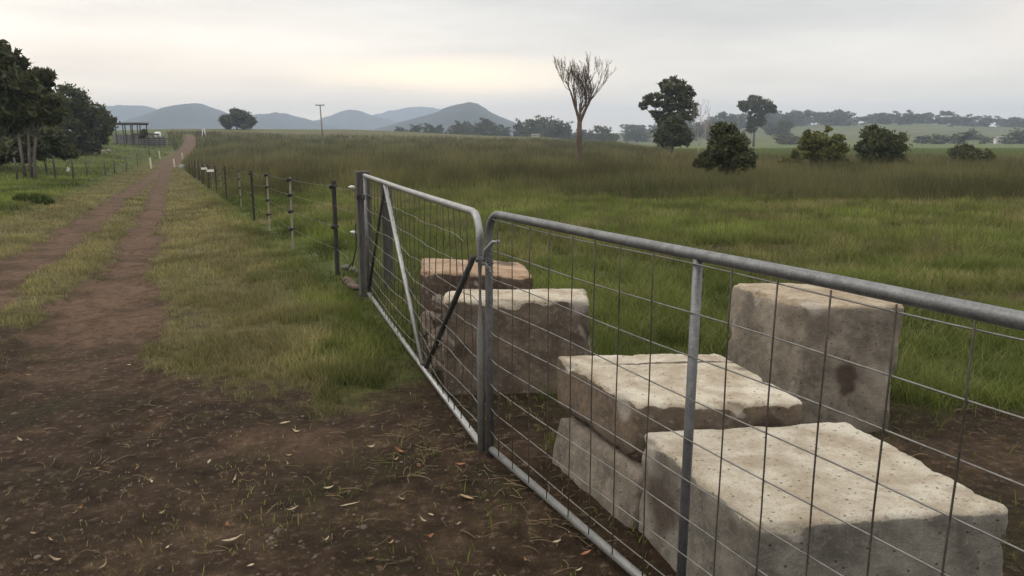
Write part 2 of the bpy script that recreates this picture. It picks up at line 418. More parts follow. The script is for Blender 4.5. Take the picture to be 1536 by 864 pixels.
M['ptimber'] = simple('pale_timber', (.16, .138, .11), (.30, .265, .22), 9, .85, bstr=.5, bd=.006, stretch=(1, 1, .12))
M['black'] = simple('black_plastic', (.012, .012, .012), (.03, .03, .03), 12, .55)
M['white'] = simple('white_paint', (.62, .62, .60), (.80, .80, .78), 7, .6, bstr=.1)
M['cream'] = simple('cream_paint', (.46, .43, .34), (.62, .58, .46), 7, .7, bstr=.1)
M['stone'] = simple('grey_stone', (.07, .062, .052), (.16, .145, .125), 8, .9, bstr=.7, bd=.02)
M['rubble'] = simple('broken_concrete', (.10, .078, .062), (.23, .185, .15), 9, .92, bstr=.9, bd=.03)
M['sheet'] = simple('weathered_sheet_iron', (.16, .16, .16), (.27, .27, .265), 2, .6, .2, stretch=(3, 3, .3))
M['roof'] = simple('dark_roof', (.05, .048, .046), (.10, .096, .092), 2, .7)
M['hill'] = simple('wooded_hill', (.013, .020, .017), (.032, .040, .030), .02, .95, bstr=0)
# ---- concrete: clean cast tops, grimy faces; masks per vertex
m, t, b, o = mat('cast_concrete')
ca = attr(t, 'conc'); cs = N(t, 'ShaderNodeSeparateColor'); t.links.new(ca.outputs['Color'], cs.inputs[0])
cc = attr(t, 'side'); 
v = objco(t)
k1 = noise(t, 6, 6, .65, v); k2 = noise(t, 38, 5, .65, v); k3 = noise(t, 150, 3, .6, v); k4 = noise(t, 2.2, 5, .6, v, 1.2)
vor = N(t, 'ShaderNodeTexVoronoi'); vor.inputs['Scale'].default_value = 42; t.links.new(v, vor.inputs['Vector'])
vrand = N(t, 'ShaderNodeSeparateColor'); t.links.new(vor.outputs['Color'], vrand.inputs[0])
pit = mth(t, 'MULTIPLY', smooth(t, vor.outputs['Distance'], .10, .24, 1, 0), smooth(t, vrand.outputs[0], .62, .66))
top = mixc(t, smooth(t, k1, .32, .68), (.245, .200, .148), (.400, .360, .295))
top = mixc(t, mth(t, 'MULTIPLY', smooth(t, k4, .45, .62), .55), top, (.47, .44, .385))
top = mixc(t, mth(t, 'MULTIPLY', smooth(t, k2, .55, .70), .65), top, (.15, .105, .068))
top = mixc(t, mth(t, 'MULTIPLY', smooth(t, k3, .56, .66), .5), top, (.13, .095, .06))
top = mixc(t, 1.0, top, attr(t, 'toptint').outputs['Color'], 'MULTIPLY')
side = mixc(t, smooth(t, k1, .3, .7), mixc(t, .55, cc.outputs['Color'], (.0, .0, .0)), cc.outputs['Color'])
side = mixc(t, mth(t, 'MULTIPLY', smooth(t, k2, .5, .75), .4), side, (.34, .30, .26))
col = mixc(t, smooth(t, mth(t, 'ADD', cs.outputs[0], mth(t, 'MULTIPLY', mth(t, 'SUBTRACT', k2, .5), .8)), .35, .65), side, top)
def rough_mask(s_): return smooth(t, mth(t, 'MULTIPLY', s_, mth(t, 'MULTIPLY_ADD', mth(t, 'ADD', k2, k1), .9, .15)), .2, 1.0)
col = mixc(t, mth(t, 'MULTIPLY', rough_mask(cs.outputs[1]), .9), col, (.05, .034, .024))     # dark stains and the darker foot
col = mixc(t, mth(t, 'MULTIPLY', rough_mask(cs.outputs[2]), .75), col, (.34, .31, .27))       # chipped, clean aggregate
col = mixc(t, mth(t, 'MULTIPLY', pit, .75), col, (.05, .04, .032))
t.links.new(col, b.inputs['Base Color']); b.inputs['Roughness'].default_value = .92
bump(t, b, mth(t, 'SUBTRACT', mth(t, 'ADD', mth(t, 'MULTIPLY', k2, .8), mth(t, 'MULTIPLY', k3, .45)), mth(t, 'MULTIPLY', pit, .8)), .8, .008)
M['conc'] = m

# ------------------------------------------------------------------ ground sheet (polar grid: fine near, coarse far)
def ground():
    rr = np.concatenate([[0.0], np.exp(np.linspace(math.log(.5), math.log(7000), 560))])
    fa = np.linspace(R(-52), R(52), 620); ba = np.linspace(R(52), R(308), 60)[1:-1]
    th = np.concatenate([fa, ba]); nt_ = len(th); nr = len(rr)
    RR, TT = np.meshgrid(rr[1:], th, indexing='ij')
    x = RR*np.sin(TT); y = RR*np.cos(TT)
    x = np.concatenate([[0], x.ravel()]); y = np.concatenate([[0], y.ravel()])
    z = ground_z(x, y); mk = masks(x, y)
    verts = np.stack([x, y, z], 1)
    idx = 1 + np.arange((nr-1)*nt_).reshape(nr-1, nt_)
    a = idx[:-1]; b_ = idx[1:]
    quads = np.stack([a, np.roll(a, -1, 1), np.roll(b_, -1, 1), b_], -1).reshape(-1, 4)[:, ::-1]
    tri = np.stack([np.zeros(nt_, int), np.roll(idx[0], -1), idx[0]], 1)[:, ::-1]
    loops = np.concatenate([tri.ravel(), quads.ravel()]); counts = np.concatenate([np.full(len(tri), 3), np.full(len(quads), 4)])
    pc = gp(440, 668)[:2]; pr = np.hypot((x-pc[0])/.42, (y-pc[1])/.30)
    dusty = sstep(1.25-pr+.9*(mk['nf']-.5)+.5*(mk['nz']-.5), .0, .9)*.8
    o = mesh_np('ground', verts, loops, counts, M['ground'], attrs=dict(
        mask=np.stack([mk['dirt'], mk['dry'], mk['brown']], 1), mask2=np.stack([np.clip(mk['rut']*sstep(y, 4.2, 7.0)+dusty, 0, 1), mk['crop'], mk['pad']], 1)), smooth_=True)
    tag(o, 'bare dark soil and grass paddocks around the gates', kind='structure')
ground()

# ------------------------------------------------------------------ far hills
def hill(name, prof, d, depth, label, seed):
    """ridge with the given crest line; a full heightfield with slopes on both sides"""
    us = np.array([q[0] for q in prof], float); vsn = np.array([q[1] for q in prof], float)
    nx, ny = 160, 40
    u = np.linspace(us[0], us[-1], nx)
    # smooth crest
    v_ = np.interp(u, us, vsn); ker = np.hanning(7); ker /= ker.sum(); v_ = np.convolve(np.pad(v_, 3, 'edge'), ker, 'valid')
    xc = (u-768)/1172*d; hc = H + (HZ-v_)/1172*d
    tt = np.linspace(-1, 1, ny)
    Xg, Tg = np.meshgrid(xc, tt); Hg = np.meshgrid(hc, tt)[0]
    Yg = d + Tg*depth
    fall = np.cos(Tg*math.pi/2)**1.3
    Zg = -12 + (Hg+12)*fall + (fbm(Xg*.006, Yg*.006, seed, 5)-.5)*.16*np.maximum(Hg, 10)*(1-np.exp(-((Tg)/.25)**2)) \
         + (fbm(Xg*.03, Yg*.03, seed+3, 3)-.5)*d*.0045
    verts = np.stack([Xg, Yg, Zg], -1).reshape(-1, 3); idx = np.arange(nx*ny).reshape(ny, nx)
    q = np.stack([idx[:-1, :-1], idx[:-1, 1:], idx[1:, 1:], idx[1:, :-1]], -1).reshape(-1, 4)
    o = mesh_np(name, verts, q, np.full(len(q), 4), M['hill'], smooth_=True)
    tag(o, label, kind='structure')
hill('hill', [(150,205),(200,190),(240,176),(265,167),(285,159),(296,157),(308,160),(325,168),(345,177),(380,190),(420,205)], 1900, 460, 'blue hazy hill with a rounded top behind the track', 1)
hill('hill', [(-80,200),(60,172),(140,164),(170,161),(215,160),(240,165),(262,176),(300,195),(330,206)], 2700, 560, 'fainter long hill behind the rounded blue one', 2)
hill('hill', [(330,205),(375,180),(395,172),(410,173),(425,170),(445,176),(470,183),(520,192),(570,205)], 2300, 450, 'low bumpy hazy hill left of the power pole', 3)
hill('hill', [(430,205),(480,183),(505,174),(525,166),(540,167),(560,174),(590,182),(620,192),(660,206)], 2900, 560, 'pale hill just right of the power pole', 4)
hill('hill', [(540,205),(590,190),(630,178),(655,172),(675,163),(692,157.5),(704,154.5),(716,158),(738,170),(765,183),(800,196),(840,206)], 1700, 420, 'darkest blue hill with a steep rounded peak', 5)
hill('hill', [(480,206),(540,180),(585,168),(620,162),(650,163),(700,175),(760,190),(800,206)], 3800, 320, 'faintest pale hill seen behind the steep peak', 6)

# ------------------------------------------------------------------ haze
hm = bpy.data.materials.new('haze'); hm.use_nodes = True; ht = hm.node_tree; ht.nodes.clear()
ho = N(ht, 'ShaderNodeOutputMaterial'); hv = N(ht, 'ShaderNodeVolumePrincipled')
hv.inputs['Color'].default_value = (.68, .81, 1.0, 1); hv.inputs['Density'].default_value = .00038
ht.links.new(hv.outputs[0], ho.inputs['Volume'])
hz = MB().box((0, 0, 77), (8600, 8600, 184)).build('haze', hm, smooth_=False)
tag(hz, 'pale blue haze over the far hills', kind='stuff')

# ------------------------------------------------------------------ concrete blocks
def block(name, label, top4, bot4, sidecol, seed, toptint=(1, 1, 1), line=None, r=.022, chip=.05, stains=(), pale=(), topness=1.0, topcol_edge=.02, res=.0105, parent=None, group=None):
    """hexahedron from 4 top corners (back-left, back-right, front-right, front-left) and 4 bottom ones, worn edges"""
    T = np.array(top4, float); B = np.array(bot4, float)
    base = B.mean(0)
    L1 = np.linalg.norm(T[1]-T[0]); L2 = np.linalg.norm(T[3]-T[0]); L3 = np.linalg.norm(T[0]-B[0])
    n1, n2, n3 = [max(8, int(l/res)) for l in (L1, L2, L3)]
    pts = []; quads = []
    def face(fn, na, nb):
        b0 = sum(len(p) for p in pts)
        a, c = np.meshgrid(np.linspace(0, 1, na+1), np.linspace(0, 1, nb+1), indexing='ij')
        pts.append(np.stack(fn(a.ravel(), c.ravel()), 1))
        idx = b0 + np.arange((na+1)*(nb+1)).reshape(na+1, nb+1)
        quads.append(np.stack([idx[:-1, :-1], idx[1:, :-1], idx[1:, 1:], idx[:-1, 1:]], -1).reshape(-1, 4))
    o1 = lambda a: np.ones_like(a); z0 = lambda a: np.zeros_like(a)
    face(lambda a, c: (a, c, o1(a)), n1, n2); face(lambda a, c: (c, a, z0(a)), n2, n1)
    face(lambda a, c: (c, z0(a), a), n3, n1); face(lambda a, c: (a, o1(a), c), n1, n3)
    face(lambda a, c: (z0(a), a, c), n2, n3); face(lambda a, c: (o1(a), c, a), n3, n2)
    P = np.concatenate(pts); Q = np.concatenate(quads)
    key = np.round(P*1e5).astype(np.int64); _, first, inv = np.unique(key, axis=0, return_index=True, return_inverse=True)
    P = P[first]; Q = inv.ravel()[Q]
    S = np.array([L1, L2, L3]); p = P*S
    nz = fbm(p[:, 0]*9+p[:, 2]*7+seed, p[:, 1]*9-p[:, 2]*5, seed, 4)
    nl = fbm(p[:, 0]*2.6+p[:, 2]*3+seed*3, p[:, 1]*2.6+p[:, 2]*2.2, seed+5, 3)
    rad = r*(.55+.9*nz) + chip*.75*sstep(nz, .52, .80) + chip*.45*sstep(nl, .60, .78)
    rad = rad[:, None]
    q = np.clip(p, rad, S-rad); d = p-q; ln = np.linalg.norm(d, axis=1, keepdims=True)
    edge = (np.abs(d) > 1e-6).sum(1) >= 2
    p2 = np.where(ln > 1e-9, q + d/np.maximum(ln, 1e-9)*rad, p)
    fi = (fbm(p[:, 0]*26+p[:, 2]*21, p[:, 1]*26-p[:, 2]*17, seed+9, 3)-.5)*.008 + (nl-.5)*.006
    nrm = np.where(np.abs(P-.5) > .4999, np.sign(P-.5), 0.0); p2 = p2 + nrm*fi[:, None]
    a, c, h = (p2/S).T
    def lerp(a_, b_, t_): return a_[None]*(1-t_[:, None]) + b_[None]*t_[:, None]
    top = lerp(T[0], T[1], a)*(1-c[:, None]) + lerp(T[3], T[2], a)*c[:, None]
    bot = lerp(B[0], B[1], a)*(1-c[:, None]) + lerp(B[3], B[2], a)*c[:, None]
    W = bot*(1-h[:, None]) + top*h[:, None]
    # masks
    isn = sstep(P[:, 2]*L3 - (L3-topcol_edge*(.2+3.6*nz**2)), -.014, .014)*topness
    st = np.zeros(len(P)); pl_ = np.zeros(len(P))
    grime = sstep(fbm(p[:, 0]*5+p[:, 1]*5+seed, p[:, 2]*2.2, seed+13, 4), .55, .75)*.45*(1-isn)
    foot_dark = sstep(.10-P[:, 2]*L3+.08*(nz-.5), 0, .08)*.6  # block colour gets darker towards its bottom edge
    st = np.maximum(grime, foot_dark)
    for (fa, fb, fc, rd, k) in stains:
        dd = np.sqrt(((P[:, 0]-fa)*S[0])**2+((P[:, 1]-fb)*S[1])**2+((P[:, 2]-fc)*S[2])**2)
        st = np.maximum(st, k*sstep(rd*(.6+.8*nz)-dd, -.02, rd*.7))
    for (fa, fb, fc, rd, k) in pale:
        dd = np.sqrt(((P[:, 0]-fa)*S[0])**2+((P[:, 1]-fb)*S[1])**2+((P[:, 2]-fc)*S[2])**2)
        pl_ = np.maximum(pl_, k*sstep(rd*(.5+nz)-dd, -.02, rd*.6))
    if line is not None:
        ly = line + .05*(fbm(P[:, 0]*6+seed, P[:, 0]*0+3, seed, 3)-.5)
        st = np.maximum(st, sstep(.012*(nz*2.2)-np.abs(P[:, 1]-ly)*S[1], -.004, .006)*(P[:, 2] > .9)*sstep(P[:, 0]+.5*nl, .45, .7))
    chipm = sstep(rad[:, 0], r*1.5, r*1.5+chip*.8)*edge*.75
    pl_ = np.maximum(pl_, chipm)
    sc = np.tile(np.array(sidecol, float), (len(P), 1))*(.8+.4*nl[:, None])
    ob = mesh_np(name, W-base, Q, np.full(len(Q), 4), M['conc'], attrs=dict(toptint=np.tile(np.array(toptint, float), (len(P), 1)), conc=np.stack([isn, st, pl_], 1), side=sc), smooth_=True, loc=base)
    bm = bmesh.new(); bm.from_mesh(ob.data); bmesh.ops.recalc_face_normals(bm, faces=bm.faces[:]); bm.to_mesh(ob.data); bm.free()
    tag(ob, label, 'concrete block', group)
    return ob
def drop(P, z, dx=0, dy=0): return np.array([P[0]+dx, P[1]+dy, z])
def quadtop(pix, z): return [gp(u, v, z) for u, v in pix]
def bev(top, z, k):          # bottom corners: the top outline grown by k metres about its middle
    c = np.mean(top, 0); out = []
    for p_ in top:
        d = p_-c; d[2] = 0; out.append(np.array([p_[0], p_[1], z])+d/np.linalg.norm(d)*k)
    return out
# A: nearest block
tA = quadtop([(962,646),(1272,630),(1520,760),(1133,787)], .42)
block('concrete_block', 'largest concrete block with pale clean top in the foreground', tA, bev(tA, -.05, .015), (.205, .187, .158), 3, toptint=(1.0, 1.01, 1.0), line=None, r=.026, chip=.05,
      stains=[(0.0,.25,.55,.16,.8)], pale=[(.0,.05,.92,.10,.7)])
# B: slab, resting on C
tB = quadtop([(834,533),(1078,527),(1208,601),(957,606)], .505)
tB[1][2] -= .0
bB = [np.array([p_[0], p_[1], .245]) for p_ in tB]
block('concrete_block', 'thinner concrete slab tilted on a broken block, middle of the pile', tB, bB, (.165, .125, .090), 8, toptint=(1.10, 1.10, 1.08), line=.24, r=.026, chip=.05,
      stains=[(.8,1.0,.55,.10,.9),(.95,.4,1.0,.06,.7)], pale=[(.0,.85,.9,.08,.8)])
# C: broken block under the slab
c0 = gp(838,622,.235); c1 = gp(962,712,.235)
tC = [c0+np.array([-.0,0,0]), c0+np.array([.62,.10,0]), c1+np.array([.50,.06,0]), c1]
tC = [np.array(p_) for p_ in tC]; tC[1][2] = tC[2][2] = .225
bC = [p_*np.array([1, 1, 0])+np.array([-.055, -.02, -.05]) for p_ in tC]
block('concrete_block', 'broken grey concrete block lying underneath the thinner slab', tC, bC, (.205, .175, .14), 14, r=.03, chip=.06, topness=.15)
# D: tall upright block at the back right
d0 = gp(1096,424,.70); d1 = gp(1207,459,.70); d2 = gp(1362,457,.70); d3 = d0+(d2-d1)
tD = [d0, d3, d2, d1]; bD = [np.array([p_[0], p_[1], -.05]) for p_ in tD]
bD[0] = bD[0]+np.array([-.02, .0, 0]); bD[2] = bD[2]+np.array([-.03, 0, 0])
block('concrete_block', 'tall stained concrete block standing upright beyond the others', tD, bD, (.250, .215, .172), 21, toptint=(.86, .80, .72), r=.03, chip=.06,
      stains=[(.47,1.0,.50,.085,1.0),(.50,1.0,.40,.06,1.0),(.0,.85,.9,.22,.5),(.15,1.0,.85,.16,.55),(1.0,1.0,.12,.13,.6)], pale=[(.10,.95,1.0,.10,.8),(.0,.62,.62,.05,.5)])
# E: block behind the latch, F behind it
e0 = gp(664,450,.60); e1 = gp(884,449,.60)
tE = [gp(668,433,.60), gp(880,432,.60), e1, e0]
bE = [np.array([p_[0], p_[1], -.04]) for p_ in tE]; bE[2] = bE[2]+np.array([.03, -.02, 0]); bE[1] = bE[1]+np.array([.03, 0, 0])
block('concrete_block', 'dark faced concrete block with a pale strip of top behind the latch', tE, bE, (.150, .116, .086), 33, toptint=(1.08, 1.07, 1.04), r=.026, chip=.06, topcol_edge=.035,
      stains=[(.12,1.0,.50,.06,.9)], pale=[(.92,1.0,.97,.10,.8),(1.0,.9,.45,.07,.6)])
f = [gp(632,386,.62), gp(784,392,.62), gp(800,414,.62), gp(630,406,.62)]
bF = [np.array([p_[0], p_[1], -.04]) for p_ in f]
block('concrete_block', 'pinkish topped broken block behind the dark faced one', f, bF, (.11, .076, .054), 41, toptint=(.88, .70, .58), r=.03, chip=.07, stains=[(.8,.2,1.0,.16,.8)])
# rubble heaped against the left side of E, behind the gate
for i, (dx, dy, z, s_) in enumerate([(-.50,4.98,.03,.085),(-.44,5.02,.09,.09),(-.53,5.14,.12,.09),(-.46,5.05,.22,.085),(-.56,5.2,.27,.08),(-.48,5.1,.34,.075),(-.40,4.93,.02,.06),(-.49,5.08,.44,.06)]):
    o_ = MB().blob((0, 0, 0), (s_*1.15, s_*1.0, s_*.8), 60+i, .9, 3).build('concrete_rubble', M['rubble'], smooth_=False)
    o_.location = (dx, dy, z); o_.rotation_euler = (i*.7, i*1.3, i*2.1)
    tag(o_, 'rough lump of broken concrete heaped beside the dark faced block', 'rubble', 'broken concrete lumps behind the gate')

# ------------------------------------------------------------------ gates
RT = .0175
def arc_corner(P0, P1, P2, r, n=7):
    """points that round the corner P1"""
    a = (P0-P1)/np.linalg.norm(P0-P1); c = (P2-P1)/np.linalg.norm(P2-P1)
    o_ = P1+(a+c)*r; out = []
    for i in range(n+1):
        t = i/n*math.pi/2; out.append(o_-c*r*math.cos(t)-a*r*math.sin(t))
    return out
def zat(p_, z): return np.array([p_[0], p_[1], z])
gl = empty('farm_gate', LH*np.array([1, 1, 0]), 'galvanised mesh farm gate, farther one, hung on the timber post', 'gate')
og = LH*np.array([1, 1, 0])
def LP(s, z): return np.array([LD[0]*s, LD[1]*s, z])
Lw = np.linalg.norm(LB-LH)
ZB, ZT = .05, 1.203
pts = [LP(0, ZT), LP(1, ZT-.002), LP(2, ZT-.006), LP(3, ZT-.004)] + arc_corner(LP(3, ZT), LP(Lw, ZT), LP(Lw, .5), .12) + [LP(Lw, .6), LP(Lw, ZB-.03)]
MB().tube(pts, .019, 10).build('frame', M['galv_bright'], gl)
MB().tube([LP(0, ZB), LP(Lw*.5, ZB-.01), LP(Lw-.02, ZB)], .018, 10).build('bottom_rail', M['galv_bright'], gl)
MB().tube([LP(.02, ZB), LP(.02, ZT)], .016, 10).build('hinge_stile', M['galv'], gl)
nrmL = np.array([-LD[1], LD[0], 0]);
if nrmL[0] > 0: nrmL = -nrmL                        # towards the track
def flat(mb, a, c, w, th, nrm):
    a = Vector(a); c = Vector(c); ax = (c-a).normalized(); n_ = Vector(nrm); s_ = ax.cross(n_).normalized()
    Mx = Matrix((s_, n_, ax)).transposed(); mb.box((a+c)/2, (w, th, (c-a).length), Mx)
MB().tube([LP(.06, .12), LP(1.22, ZT-.03)], .013, 8).build('brace', M['galv_dark'], gl)
mb = MB(); mb.tube([LP(1.27, ZT-.02)+nrmL*.004, LP(2.62, ZB+.02)+nrmL*.004], .0165, 8); mb.build('brace', M['galv_bright'], gl)
MB().tube([LP(2.72, ZB+.03), LP(3.92, .985)], .0155, 8).build('brace', M['galv_dark'], gl)
rn = random.Random(4)
mesh = MB(); rows = [.13, .24, .36, .49, .62, .76, .90, 1.04]
for z in rows:
    end = Lw-.03 if z < 1.0 else 3.72
    pts = [LP(s_, z+.010*math.sin(s_*5+z*9)*(1.6 if s_ > 2.2 and z < .8 else .5) + rn.uniform(-.006, .006)) - nrmL*.012*math.sin(s_*3.1+z*4) for s_ in np.linspace(.03, end, 28)]
    mesh.tube(pts, .0023, 5)
mesh.build('mesh_infill', M['fwire'], gl)
mesh = MB()
for i, s_ in enumerate(np.arange(.18, Lw-.08, .152)):
    pts = [LP(s_+.012*math.sin(z*6+i)*(1 if i > 12 else .3), z) - nrmL*.012*math.sin(s_*3.1+z*4) for z in np.linspace(ZB+.01, (ZT-.02 if s_ < Lw-.2 else .9), 10)]
    mesh.tube(pts, .0030, 5)
mesh.build('mesh_upright', M['wire'], gl)
for z in (.12, 1.0): MB().box(LP(-.03, z), (.13, .05, .045), Matrix.Rotation(math.atan2(LD[1], LD[0]), 3, 'Z')).build('hinge', M['galv_dark'], gl, False, .006)

gr = empty('farm_gate', GA*np.array([1, 1, 0]), 'galvanised mesh farm gate, nearer one, in front of the concrete blocks', 'gate')
Gw = 4.25
def RP(s, z): return np.array([GD[0]*s, GD[1]*s, z])
ZT2 = 1.212
pts = [RP(0, ZB-.04), RP(0, .6)] + arc_corner(RP(0, .5), RP(0, ZT2), RP(2, ZT2), .11) + [RP(1, ZT2), RP(2, ZT2+.004), RP(3, ZT2)] + arc_corner(RP(2, ZT2), RP(Gw, ZT2), RP(Gw, .5), .11) + [RP(Gw, ZB)]
MB().tube(pts, RT+.001, 14).build('frame', M['galv'], gr)
MB().tube([RP(.02, ZB), RP(2, ZB-.006), RP(Gw, ZB)], .0175, 10).build('bottom_rail', M['galv_bright'], gr)
nrmR = np.array([-GD[1], GD[0], 0])
if nrmR[0] > 0: nrmR = -nrmR
MB().tube([RP(1.475, ZB), RP(1.487, ZT2-.01)], .0155, 12).build('upright_strut', M['galv'], gr)
MB().tube([RP(2.95, ZB), RP(2.95, ZT2-.01)], .0155, 12).build('upright_strut', M['galv'], gr)
mesh = MB(); rows = [.14, .26, .385, .515, .65, .78, .91, 1.04]
for z in rows + [ZT2-.026]:
    pts = [RP(s_, z+.004*math.sin(s_*4+z*7)) + nrmR*(.018 if .02 < s_ < Gw-.02 else 0) for s_ in np.linspace(.0, Gw, 40)]
    mesh.tube(pts, .0023, 6)
mesh.build('mesh_infill', M['fwire'], gr)
mesh = MB()
for i, s_ in enumerate([.145, .292, .455, .62, .80, .955, 1.115, 1.30, 1.655, 1.822, 1.989, 2.165, 2.34, 2.51, 2.68, 2.85, 3.02, 3.2, 3.37, 3.54, 3.7, 3.88, 4.05]):
    lean = -.012*(s_-1.2) if s_ > 1.2 else 0
    mesh.tube([RP(s_+lean*(1.2-z)*.8+.002*math.sin(z*9+i), z) + nrmR*.0215 for z in np.linspace(ZB+.012, ZT2-.012, 8)], .0024, 6)
mesh.build('mesh_upright', M['wire'], gr)

# ---- latch: chain and hasp rod
ch = empty('chain', (0, 0, 0), 'galvanised chain looped round both gate stiles at the latch', 'chain')
cz = .99; c0 = (GA+LB)/2; c0 = zat(c0, cz); ch.location = [float(q) for q in c0]
cx = []
a_ax = GD/np.linalg.norm(GD); n_ax = nrmR
path = []
for k in range(15):
    t_ = 2*math.pi*k/15
    path.append(a_ax*(math.cos(t_)*.055) + n_ax*(math.sin(t_)*.036) + np.array([0, 0, .012*math.sin(t_*2)]))
for k in range(6): path.append(a_ax*(.06+.019*k) + n_ax*.03 + np.array([0, 0, -.012*k*.5-.004]))
for k in range(len(path)-1):
    a = Vector(path[k]); c = Vector(path[k+1]); mid = (a+c)/2; ax = (c-a).normalized()
    s_ = ax.cross(Vector((0, 0, 1))).normalized(); w_ = ax.cross(s_)
    pe = s_ if k % 2 else w_; L_ = .015
    ring = [mid + ax*(L_*math.cos(q)) + pe*(.0075*math.sin(q)) for q in np.linspace(0, 2*math.pi, 11)[:-1]]
    MB().tube(ring, .0026, 5, closed=True).build('chain_link', M['galv'], ch)
hp = MB(); p0 = zat(c0, 1.0)+n_ax*.0
hp.tube([p0+a_ax*.03+n_ax*.02-np.array([0, 0, .03]), p0+a_ax*.06+n_ax*.02+np.array([0, 0, .045]), p0+a_ax*.10+n_ax*.0+np.array([0, 0, .085]), p0+a_ax*.125-n_ax*.02+np.array([0, 0, .088])], .009, 8)
tag(hp.build('latch_hook', M['galv_bright']), 'bent steel latch hook above the chain on the gate stiles', 'latch')

# ---- hinge post with its stay, insulators, cable
gpst = empty('gate_post', zat(LH - LD*.16, 0), 'square weathered timber post the farther gate hangs on', 'post')
an = math.atan2(LD[1], LD[0])
pb = MB().box((0, 0, .56), (.15, .13, 1.36), Matrix.Rotation(an, 3, 'Z')); pb.build('timber', M['timber'], gpst, False, .012)
q = -LD*.0 + np.array([.19, .22, 0])
MB().box((q[0], q[1], .52), (.10, .10, 1.20), Matrix.Rotation(an, 3, 'Z')).build('back_timber', M['timber'], gpst, False, .01)
MB().box((0, 0, .99), (.162, .142, .045), Matrix.Rotation(an, 3, 'Z')).build('strap', M['galv_dark'], gpst, False)
GP = zat(LH - LD*.16, 0)
ins_pos = []
for z in (1.08, .63):
    p_ = GP + np.array([-.10, .06, z]); ins_pos.append(p_)
    k = MB()
    for i in range(4): k.tube([(-.012*i, .01*i, 0), (-.012*i-.006, .01*i+.005, 0)], .017-.003*(i % 2)*2, 10)
    k.tube([(.03, -.02, 0), (-.06, .05, 0)], .006, 6)
    o_ = k.build('strain_insulator', M['white']); o_.location = [float(c) for c in p_]
    tag(o_, 'white strain insulator on the timber gate post, %s' % ('upper one by the post top' if z > 1 else 'lower one at half height'), 'insulator')
PK = at(506, 412)
cb = MB(); a = PK+np.array([.30, -.28, 1.03]); e_ = GP+np.array([-.09, .02, .70])
cb.tube([a, a+np.array([.02, -.01, -.15]), a+np.array([.12, -.1, -.30]), e_, e_+np.array([.0, .0, -.22]), e_+np.array([-.06, .05, -.42]), PK+np.array([.22, -.15, .18]), PK+np.array([.12, -.05, .05])], .0065, 6)
tag(cb.build('power_cable', M['black']), 'black insulated cable looping between the gate post and first picket', 'cable')
# log and stones at the foot of the post
lg = MB()
for k_, (lx, lr) in enumerate([(-.34,.045),(-.20,.06),(-.05,.055),(.10,.062),(.24,.05),(.36,.035)]): lg.blob((lx, .02*math.sin(k_*2.1), .01*math.cos(k_*1.7)), (.11, lr, lr), 30+k_, .55, 2)
P = at(526, 428)
o_ = lg.build('log', simple('brown_log', (.06, .042, .032), (.14, .10, .08), 8, .9, bstr=.6, bd=.02)); o_.location = (P[0], P[1], P[2]+.015); o_.rotation_euler = (0, 0, 1.95); o_.scale = (.8, .8, .8)
tag(o_, 'short brown log lying at the foot of the gate post', 'log')
for i, (u, v, s_) in enumerate([(519,404,.06),(530,407,.055),(541,412,.065)]):
    P = at(u, v); o_ = MB().blob((0, 0, 0), (s_*1.2, s_, s_*.7), 90+i, .4).build('stone', M['stone']); o_.location = (P[0], P[1], P[2]+.02)
    tag(o_, 'grey stone in the grass behind the log near the gate post', 'stone', 'grey stones by the gate post')

# ------------------------------------------------------------------ electric fence along the track
ef = empty('electric_fence', (0, 0, 0), 'electric wire fence with dark pickets and pale droppers right of the track', 'fence')
WZ = [.30, .56, .80, 1.02]
def insul(zs, base, parent, r=.030):
    for z in zs:
        k = MB().tube([(base[0]-.035, base[1]-.03, base[2]+z), (base[0]+.03, base[1]+.02, base[2]+z)], [r, r*.6], 7)
        k.build('insulator', M['black'], parent)
def picket(P, h):
    k = MB()
    for a_ in (.5, 2.6, 4.7):                         # Y section
        k.box((P[0]+math.cos(a_)*.014, P[1]+math.sin(a_)*.014, P[2]+h/2-.1), (.03, .005, h+.2), Matrix.Rotation(a_, 3, 'Z'))
    o_ = k.build('post', M['picket'], ef, False); return o_
def dropper(P, h, w=.027):
    return MB().box((P[0], P[1], P[2]+h/2-.04), (w, w*.7, h+.08), Matrix.Rotation(random.uniform(-.05, .05), 3, 'X')).build('dropper', M['ptimber'], ef, False)
fposts = []
for (u, v, kind, h) in [(506,412,'p',1.08),(440,374,'d',1.06),(405,346,'d',1.04),(381,330,'p',1.08),(362,312,'d',1.02),(340,300,'p',1.12)]:
    P = at(u, v); fposts.append((P, kind, h))
base = fposts[-1][0]; dirn = _fd
for i in range(1, 15):
    P = base[:2] + dirn*(2.6*i); P = np.array([P[0], P[1], float(terrain(P[0], P[1]))])
    fposts.append((P, 'p' if i % 2 == 0 else 'd', 1.06+.05*random.random()))
for i, (P, kind, h) in enumerate(fposts):
    o_ = picket(P, h) if kind == 'p' else dropper(P, h)
    if i < 10: insul([WZ[3], WZ[1]] if kind == 'p' else WZ, P, o_)
for z in WZ:
    pts = [GP+np.array([-.10, .05, z+.03])] + [np.array([P[0], P[1], P[2]+z]) for P, _, _ in fposts]
    full = []
    for a, c in zip(pts[:-1], pts[1:]):
        for t_ in (0, .5): full.append(a*(1-t_)+c*t_-np.array([0, 0, .012*math.sin(t_*math.pi)]))
    full.append(pts[-1])
    MB().tube(full, .0015, 5).build('wire', M['fwire'], ef)
